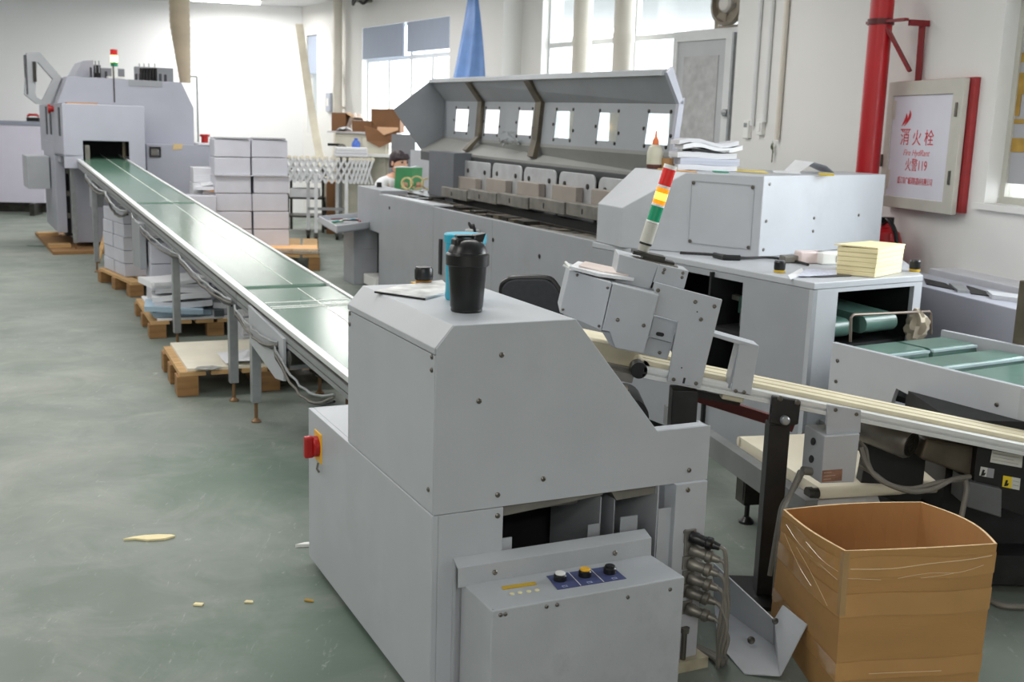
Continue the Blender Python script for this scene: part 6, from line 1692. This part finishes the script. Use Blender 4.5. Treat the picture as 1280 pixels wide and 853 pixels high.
# ================================================================== BACK OF THE HALL: lattice conveyor, packing bench, worker
YK = 12.15
k0 = D(352, 210, YK); k1 = D(466, 212, YK + .15)
KF = Fr((k0.x, k0.y, 0), math.atan2(k1.y - k0.y, k1.x - k0.x))
kc_ = thing('lattice_conveyor', 'expanding skate wheel conveyor with white lattice sides and caster legs', 'conveyor', KF)
LK = (k1 - k0).length; zt = KF.p(400, 199, y=0).z; zl = KF.p(400, 229, y=0).z
lw = M('white lattice bar', (216, 218, 220), .4)
n = 17
for side_, y in (('f', 0.0), ('b', .34)):
    m = MB(); m2 = MB()
    xs = [0]
    for k in range(n): xs.append(xs[-1] + (1.0 if k < 11 else .6))
    s_ = LK / xs[-1]; xs = [x * s_ for x in xs]
    for k in range(n - 1):
        a, b = xs[k], xs[min(k + 2, n)]
        m.bar((a, y, zl), (b, y, zt), .022, .01, (0, 1, 0)); m2.bar((a, y + .012, zt), (b, y + .012, zl), .022, .01, (0, 1, 0))
    m.build('lattice_bars', lw, kc_); m2.build('lattice_bars', lw, kc_)
for k in range(n + 1):
    x = xs[k]
    MB().cyl((x, 0, zt), (x, .34, zt), .007, 8).build('axle', alud, kc_)
    for j in range(5):
        MB().cyl((x, .02 + .07 * j, zt + .004), (x, .045 + .07 * j, zt + .004), .024, 10).build('skate_wheel', M('cream wheel', (226, 220, 200), .5) if 'cream wheel' not in MATS else MATS['cream wheel'], kc_)
for i, px in enumerate((384, 395, 421, 433)):
    x = KF.p(px, 250, y=0).x; y = 0 if i in (1, 3) else .32
    lg = MB().box(x - .018, x + .018, y - .018, y + .018, .11, zl + .1).build('leg', lw, kc_)
    MB().cyl((x - .018, y, .052), (x + .018, y, .052), .052, 18).build('caster_wheel', darkm, lg); MB().box(x - .026, x + .026, y - .01, y + .01, .05, .12).build('caster_fork', steel, lg)
MB().bar((KF.p(384, 250, y=0).x, .2, .36), (KF.p(433, 250, y=0).x, .2, .36), .03, .03).build('brace', alud, kc_)
p = KF.p(440, 200, y=.1)
t = thing('paper_bundle', 'white paper bundle lying on the right end of the lattice conveyor', 'paper bundle', KF.at(p.x, .02, zt + .03, .05))
for k in range(3):
    MB().prism([(-.19 + .01 * k, 0, .035 * k), (.17, .01 * k, .035 * k), (.18, .34, .035 * k), (-.18, .33, .035 * k)], (0, 0, .033)).build('bundle', paper if k == 2 else paperg, t, bevel=.006)
# shelf cart behind the lattice
q = D(358, 240, 13.3); f = Fr((q.x, 13.3, 0), .1)
t = thing('shelf_cart', 'dark steel shelf cart with white paper behind the lattice conveyor', 'cart', f)
for x in (0, .42):
    for y in (0, .4): MB().box(x, x + .03, y, y + .03, 0, .78).build('post', darkm, t)
for z in (.18, .40, .62): MB().box(0, .45, 0, .43, z, z + .02).build('shelf', darkm, t)
for i, z in enumerate((.42, .64)):
    o = MB().box(.04, .38, .04, .36, 0, .10).build('paper_stack', paper, None, f.at(0, 0, z + .001)); tag(o, ['white paper on the middle shelf of the dark cart', 'white paper on the top shelf of the dark cart'][i], 'paper stack')
q = D(408, 255, 13.2); f = Fr((q.x, 13.2, 0), .1)
t = thing('brown_carton', 'brown carton on the floor behind the lattice conveyor legs', 'carton', f)
MB().box(0, .42, 0, .35, 0, .62).build('carton_body', cardd, t, bevel=.006); MB().box(-.02, .2, -.02, .36, .62, .63).build('flap', card, t)

# cream cabinet with boxes piled on it
YC = 12.80
a, b = D(419, 166, YC), D(488, 160, YC)
cf_ = Fr((a.x, YC, 0), -.12)
bc = thing('cream_cabinet', 'tall cream cabinet piled with cartons and paper beside the far windows', 'cabinet', cf_)
wC = b.x - a.x; hC = a.z
MB().box(0, wC, 0, .26, .04, hC).build('cabinet_body', M('cream cabinet paint', (222, 218, 200), .5), bc, bevel=.006)
MB().box(.03, wC / 2 - .01, -.015, 0, .08, hC - .04).build('door', MATS['cream cabinet paint'], bc, bevel=.004); MB().box(wC / 2 + .01, wC - .03, -.015, 0, .08, hC - .04).build('door', MATS['cream cabinet paint'], bc, bevel=.004)
MB().box(-.08, wC + .08, -.05, .28, hC, hC + .02).build('cabinet_top', M('pale top board', (208, 204, 204), .5), bc)
CT = hC + .021
def cbox(px0, px1, py0, y, d, label, mat, open_=False, yaw=0.):
    a, b = cf_.p(px0, 160, y=y), cf_.p(px1, 160, y=y); zt = cf_.p((px0 + px1) / 2, py0, y=y).z
    f = cf_.at(a.x, y, CT, yaw); w = b.x - a.x; h = zt - CT
    t = thing('carton', label, 'carton', f)
    m = MB(); m.plate((0, w, 0, d), [(.008, w - .008, .008, d - .008)], XY, 0.004, h); m.box(0, w, 0, d, 0, .006)
    m.build('carton_body', mat, t)
    if not open_: MB().box(-.01, w * .5, -.01, d, h, h + .004).box(w * .5, w + .01, -.01, d, h, h + .008).build('top_flap', card, t)
    else: MB().prism([(w, 0, h), (w + .08, .02, h - .06), (w + .08, d, h - .06), (w, d, h)], (0, 0, .005)).build('open_flap', card, t)
    return t
cbox(414.5, 432, 141, .0, .24, 'small brown carton at the left end of the cream cabinet', cardd, True)
cbox(464, 500, 137, .04, .22, 'dark brown carton on the right of the cream cabinet top', cardd, False)
cbox(440, 464, 151, .0, .14, 'crushed brown carton low between the two cartons on the cabinet', cardd, True, .1)
def lump(px, py, w, d, h, mat, name, label, cat, y=-.02, rot=.2):
    p = cf_.p(px, py, y=y); f = cf_.at(p.x, y, CT, rot); m = MB(); random.seed(int(px))
    g = [[(-w / 2 + w * i / 5, -d / 2 + d * j / 4, h * (.35 + .65 * abs(math.sin(1.3 * i + 2.1 * j + px))) * math.sin(math.pi * (i + .5) / 6) + .004) for i in range(6)] for j in range(5)]
    m.loft(g, closed=False, caps=False, smooth=False); o = m.build(name, mat, None, f); so = o.modifiers.new('thick', 'SOLIDIFY'); so.thickness = .004
    tag(o, label, cat)
lump(431, 161, .18, .14, .05, paper, 'crumpled_paper', 'crumpled white paper at the front left of the cabinet top', 'paper')
lump(446, 143, .24, .2, .22, M('pale peach paper', (238, 222, 208), .7), 'wrapping_paper', 'pale peach wrapping paper between cartons on the cabinet', 'paper', y=.16)
p = cf_.p(470, 165, y=-.06)
t = thing('torn_carton', 'torn brown cardboard hanging over the front edge of the cream cabinet', 'carton', cf_.at(p.x, -.06, 0))
MB().prism([(-.14, .0, CT + .06), (.02, -.02, CT + .02), (.26, 0, CT + .03), (.20, -.02, CT - .10), (.05, -.04, CT - .17), (-.10, -.02, CT - .10)], (0, .02, .01)).build('cardboard_sheet', cardd, t)
MB().prism([(.02, -.025, CT + .03), (.10, -.04, CT - .03), (.26, -.02, CT + .03)], (0, .01, .03)).build('torn_flap', M('light torn card', (206, 164, 128), .7), t)
# jug and small things on a low shelf before the cabinet
YJ = 12.64
q = D(445, 192, YJ)
f = Fr((q.x, YJ, 0)); zJ = q.z
t = thing('side_bench', 'low white bench before the cream cabinet, holding a blue bottle', 'bench', f)
MB().box(-.22, .42, -.06, .10, zJ - .03, zJ).build('bench_top', M('white bench top', (228, 228, 226), .5), t)
for x in (-.2, .38):
    for y in (-.05, .06): MB().box(x, x + .03, y, y + .03, 0, zJ - .03).build('leg', alud, t)
t = thing('water_bottle', 'blue and green plastic bottle on the bench before the cream cabinet', 'bottle', f.at(0, 0, zJ + .001))
MB().lathe([(0, 0), (.045, 0), (.048, .01), (.048, .05), (0, .05)], (0, 0, 0), 22).build('bottle_base', M('teal bottle base', (40, 130, 120), .4), t)
MB().lathe([(.048, .05), (.048, .11), (.04, .13), (.02, .15), (.02, .17), (0, .17)], (0, 0, 0), 22).build('bottle_body', M('blue bottle', (70, 106, 190), .35), t)
t = thing('tape_gun', 'dark grey tape dispenser left of the blue bottle on the bench', 'tape dispenser', f.at(-.16, 0, zJ + .001))
MB().lathe([(.05, -.02), (.05, .02), (.02, .02), (.02, -.02), (.05, -.02)], (0, 0, .055), 20, (0, 1, 0)).build('tape_reel', midm, t); MB().box(-.07, .07, -.02, .02, 0, .02).build('dispenser_base', dark, t)
t = thing('wall_bracket', 'dark bracket rod at the left of the bench by the wall', 'bracket', f.at(-.21, .05, zJ + .001))
MB().cyl((0, 0, 0), (0, 0, .10), .012, 10).build('rod', dark, t); MB().bar((-.12, 0, .09), (.02, 0, .09), .02, .03).build('arm', dark, t)

# grey screens behind the worker
q = D(489, 200, 12.2); q2 = D(513, 200, 12.2)
o = MB().box(0, q2.x - q.x + .05, 0, .04, 0, D(500, 168, 12.2).z).build('grey_screen', M('mid grey screen', (128, 130, 134), .6), None, Fr((q.x, 12.2, 0))); tag(o, 'dark grey upright screen behind the reading worker', 'screen')
q = D(513, 200, 12.0); q2 = D(543, 200, 12.0)
o = MB().box(0, q2.x - q.x, 0, .04, 0, D(530, 188, 12.0).z).build('pale_screen', M('pale grey screen', (192, 194, 200), .6), None, Fr((q.x, 12.0, 0))); tag(o, 'pale grey upright screen right of the reading worker', 'screen')

# ------------------------------------------------ worker sitting and reading
YP = 11.0
hd_ = D(494.5, 203, YP)
PF = Fr((hd_.x, YP, 0), .80)                              # local -y is where the worker faces
ZS = .30                                                   # stool height
hz = hd_.z
stl = thing('stool', 'low stool under the reading worker', 'stool', PF.at(-.06, .06, 0))
MB().cyl((0, 0, ZS - .04), (0, 0, ZS), .16, 24).build('seat', woodd, stl)
for a in range(4):
    MB().bar((.12 * math.cos(a * 1.571 + .8), .12 * math.sin(a * 1.571 + .8), 0), (.10 * math.cos(a * 1.571 + .8), .10 * math.sin(a * 1.571 + .8), ZS - .04), .025, .025).build('leg', woodd, stl)
def skinned(name, joints, edges, radii, mat, parent, root=0, sub=2):
    me = bpy.data.meshes.new(name); me.from_pydata([Vector(j) for j in joints], edges, []); me.materials.append(mat)
    o = bpy.data.objects.new(name, me); COL.objects.link(o); o.parent = parent
    s = o.modifiers.new('skin', 'SKIN'); s.use_smooth_shade = True
    for i, r in enumerate(radii):
        v = me.skin_vertices[0].data[i]; v.radius = r if isinstance(r, tuple) else (r, r); v.use_root = (i == root)
    u = o.modifiers.new('sub', 'SUBSURF'); u.levels = sub; u.render_levels = sub
    return o
wk = thing('person', 'worker in white shirt seated low, reading an open green book', 'person', PF)
dz = hz - .98
J = [(-.06, .06, ZS + .08), (-.06, .05, .52 + dz), (-.05, .02, .68 + dz), (-.03, -.01, .80 + dz), (-.01, -.03, .87 + dz),
     (-.19, .0, .77 + dz), (-.24, -.10, .55 + dz), (-.13, -.20, hz - .26), (.13, -.02, .77 + dz), (.22, -.12, .56 + dz), (.06, -.20, hz - .26),
     (-.15, .05, ZS + .08), (-.17, -.34, ZS + .13), (-.17, -.34, .08), (.03, .05, ZS + .08), (.06, -.34, ZS + .13), (.06, -.34, .08)]
E_ = [(0, 1), (1, 2), (2, 3), (3, 4), (3, 5), (5, 6), (6, 7), (3, 8), (8, 9), (9, 10), (0, 11), (11, 12), (12, 13), (0, 14), (14, 15), (15, 16)]
R_ = [(.12, .10), (.13, .10), (.14, .10), (.09, .07), .05, .06, .045, .032, .06, .045, .032, .085, .065, .045, .085, .065, .045]
body = skinned('body', J, E_, R_, skin, wk)
shirt_o = skinned('shirt', [(-.06, .06, ZS + .10), (-.06, .05, .52 + dz), (-.05, .02, .68 + dz), (-.03, -.005, .795 + dz), (-.19, .0, .77 + dz), (-.235, -.08, .60 + dz), (.13, -.02, .77 + dz), (.21, -.10, .61 + dz)],
                  [(0, 1), (1, 2), (2, 3), (3, 4), (4, 5), (3, 6), (6, 7)], [(.14, .115), (.145, .115), (.155, .115), (.085, .07), .075, .062, .075, .062], shirt, wk)
tr = skinned('trousers', [J[0], J[11], J[12], (-.17, -.34, .12), J[14], J[15], (.06, -.34, .12)], [(0, 1), (1, 2), (2, 3), (0, 4), (4, 5), (5, 6)], [(.13, .11), .095, .075, .058, .095, .075, .058], trous, wk)
for x in (-.17, .06):
    MB().hexa([(x - .045, -.50, 0), (x + .045, -.50, 0), (x - .045, -.28, 0), (x + .045, -.28, 0), (x - .04, -.49, .04), (x + .04, -.49, .04), (x - .045, -.28, .09), (x + .045, -.28, .09)]).build('shoe', dark, wk, bevel=.015)
# head with face
HC = Vector((.0, -.05, hz))
hm = MB(); rings = []
prof = [(-.125, .030, .030, -.045), (-.112, .045, .050, -.04), (-.085, .062, .072, -.022), (-.05, .072, .088, -.01), (-.01, .077, .096, 0), (.03, .078, .097, .004), (.065, .070, .088, .008), (.095, .050, .064, .010), (.112, .022, .03, .01)]
for z, rx_, ry_, oy in prof:
    rings.append([HC + Vector((rx_ * math.cos(2 * math.pi * k / 24), oy + ry_ * math.sin(2 * math.pi * k / 24) * (1.0 if math.sin(2 * math.pi * k / 24) > 0 else 1.0), z)) for k in range(24)])
head = hm.loft(rings, smooth=True).build('head', skin, wk)
MB().loft([[HC + Vector((s * w_, -.094 - d_, z)) for s in (-1, 1)] + [HC + Vector((0, -.086, z))] for z, w_, d_ in ((.02, .006, -.004), (-.01, .010, .010), (-.03, .014, .020), (-.038, .010, .006))], closed=True).build('nose', skin, head)
for s in (-1, 1):
    MB().lathe([(0, 0), (.011, .001), (.010, .004), (0, .006)], HC + Vector((s * .032, -.090, .005)), 12, (s * .15, -1, 0)).build('eye', dark, head)
    MB().bar(HC + Vector((s * .018, -.093, .026)), HC + Vector((s * .048, -.086, .027)), .004, .006).build('eyebrow', hair, head)
    MB().lathe([(.0, -.006), (.022, -.004), (.026, .004), (.016, .008), (0, .006)], HC + Vector((s * .078, .005, -.008)), 14, (s, .2, 0)).build('ear', skin, head)
MB().bar(HC + Vector((-.024, -.094, -.064)), HC + Vector((.024, -.094, -.064)), .004, .007).build('mouth', M('lips', (176, 96, 92), .5), head)
hr = MB(); rings = []
for z, rx_, ry_, oy in ((-.05, .078, .080, .028), (-.01, .084, .088, .02), (.03, .087, .102, .006), (.07, .080, .098, .004), (.10, .060, .074, .008), (.124, .028, .036, .01)):
    rings.append([HC + Vector((rx_ * math.cos(2 * math.pi * k / 24), oy + ry_ * math.sin(2 * math.pi * k / 24), z)) for k in range(24)])
hr.loft(rings, smooth=True).build('hair', hair, wk)
MB().hexa([HC + Vector(v) for v in ((-.07, -.098, .035), (.07, -.098, .035), (-.07, -.02, .03), (.07, -.02, .03), (-.055, -.085, .09), (.055, -.085, .09), (-.05, -.0, .10), (.05, 0, .10))]).build('fringe', hair, wk, bevel=.012)
# hands: palm and five fingers each, curled on the book covers
BKC = Vector((.01, -.36, .66 + dz))
for s, wr in ((-1, Vector(J[7])), (1, Vector(J[10]))):
    js = [wr, wr + Vector((s * -.005, -.045, .02)), wr + Vector((s * -.008, -.075, .03))]; es = [(0, 1), (1, 2)]; rs = [.024, (.034, .014), (.034, .013)]
    for k in range(4):
        bse = wr + Vector((s * -.008 + (k - 1.5) * .017, -.078, .032)); i0 = len(js)
        js += [bse, bse + Vector((0, -.018, .02 + .003 * (k in (1, 2)))), bse + Vector((0, -.012, .045 + .006 * (k in (1, 2))))]; es += [(2, i0), (i0, i0 + 1), (i0 + 1, i0 + 2)]; rs += [.0095, .0085, .0075]
    i0 = len(js); js += [wr + Vector((s * -.03, -.04, .025)), wr + Vector((s * -.045, -.055, .05))]; es += [(1, i0), (i0, i0 + 1)]; rs += [.011, .009]
    skinned('hand', js, es, rs, skin, wk, 0, 1)
bkf = PF.at(-.05, -.30, hz - .15)
bk_ = thing('open_book', 'open book with green covers held up by the seated worker', 'book', bkf)
for s in (-1, 1):
    MB().hexa([(0, .0, -.11), (s * .17, .05, -.11), (0, .012, -.11), (s * .165, .062, -.11), (0, 0 - .02, .11), (s * .17, .03, .11), (0, -.012, .11), (s * .165, .038, .11)] if s > 0 else
              [(s * .17, .05, -.11), (0, .0, -.11), (s * .165, .062, -.11), (0, .012, -.11), (s * .17, .03, .11), (0, -.02, .11), (s * .165, .038, .11), (0, -.012, .11)]).build('cover', green, bk_)
    MB().prism([(0, .012, .105), (s * .16, .058, .105), (s * .16, .045, .112), (s * .08, .02, .122), (0, -.008, .113)], (0, .02, .004)).build('pages', paper, bk_)
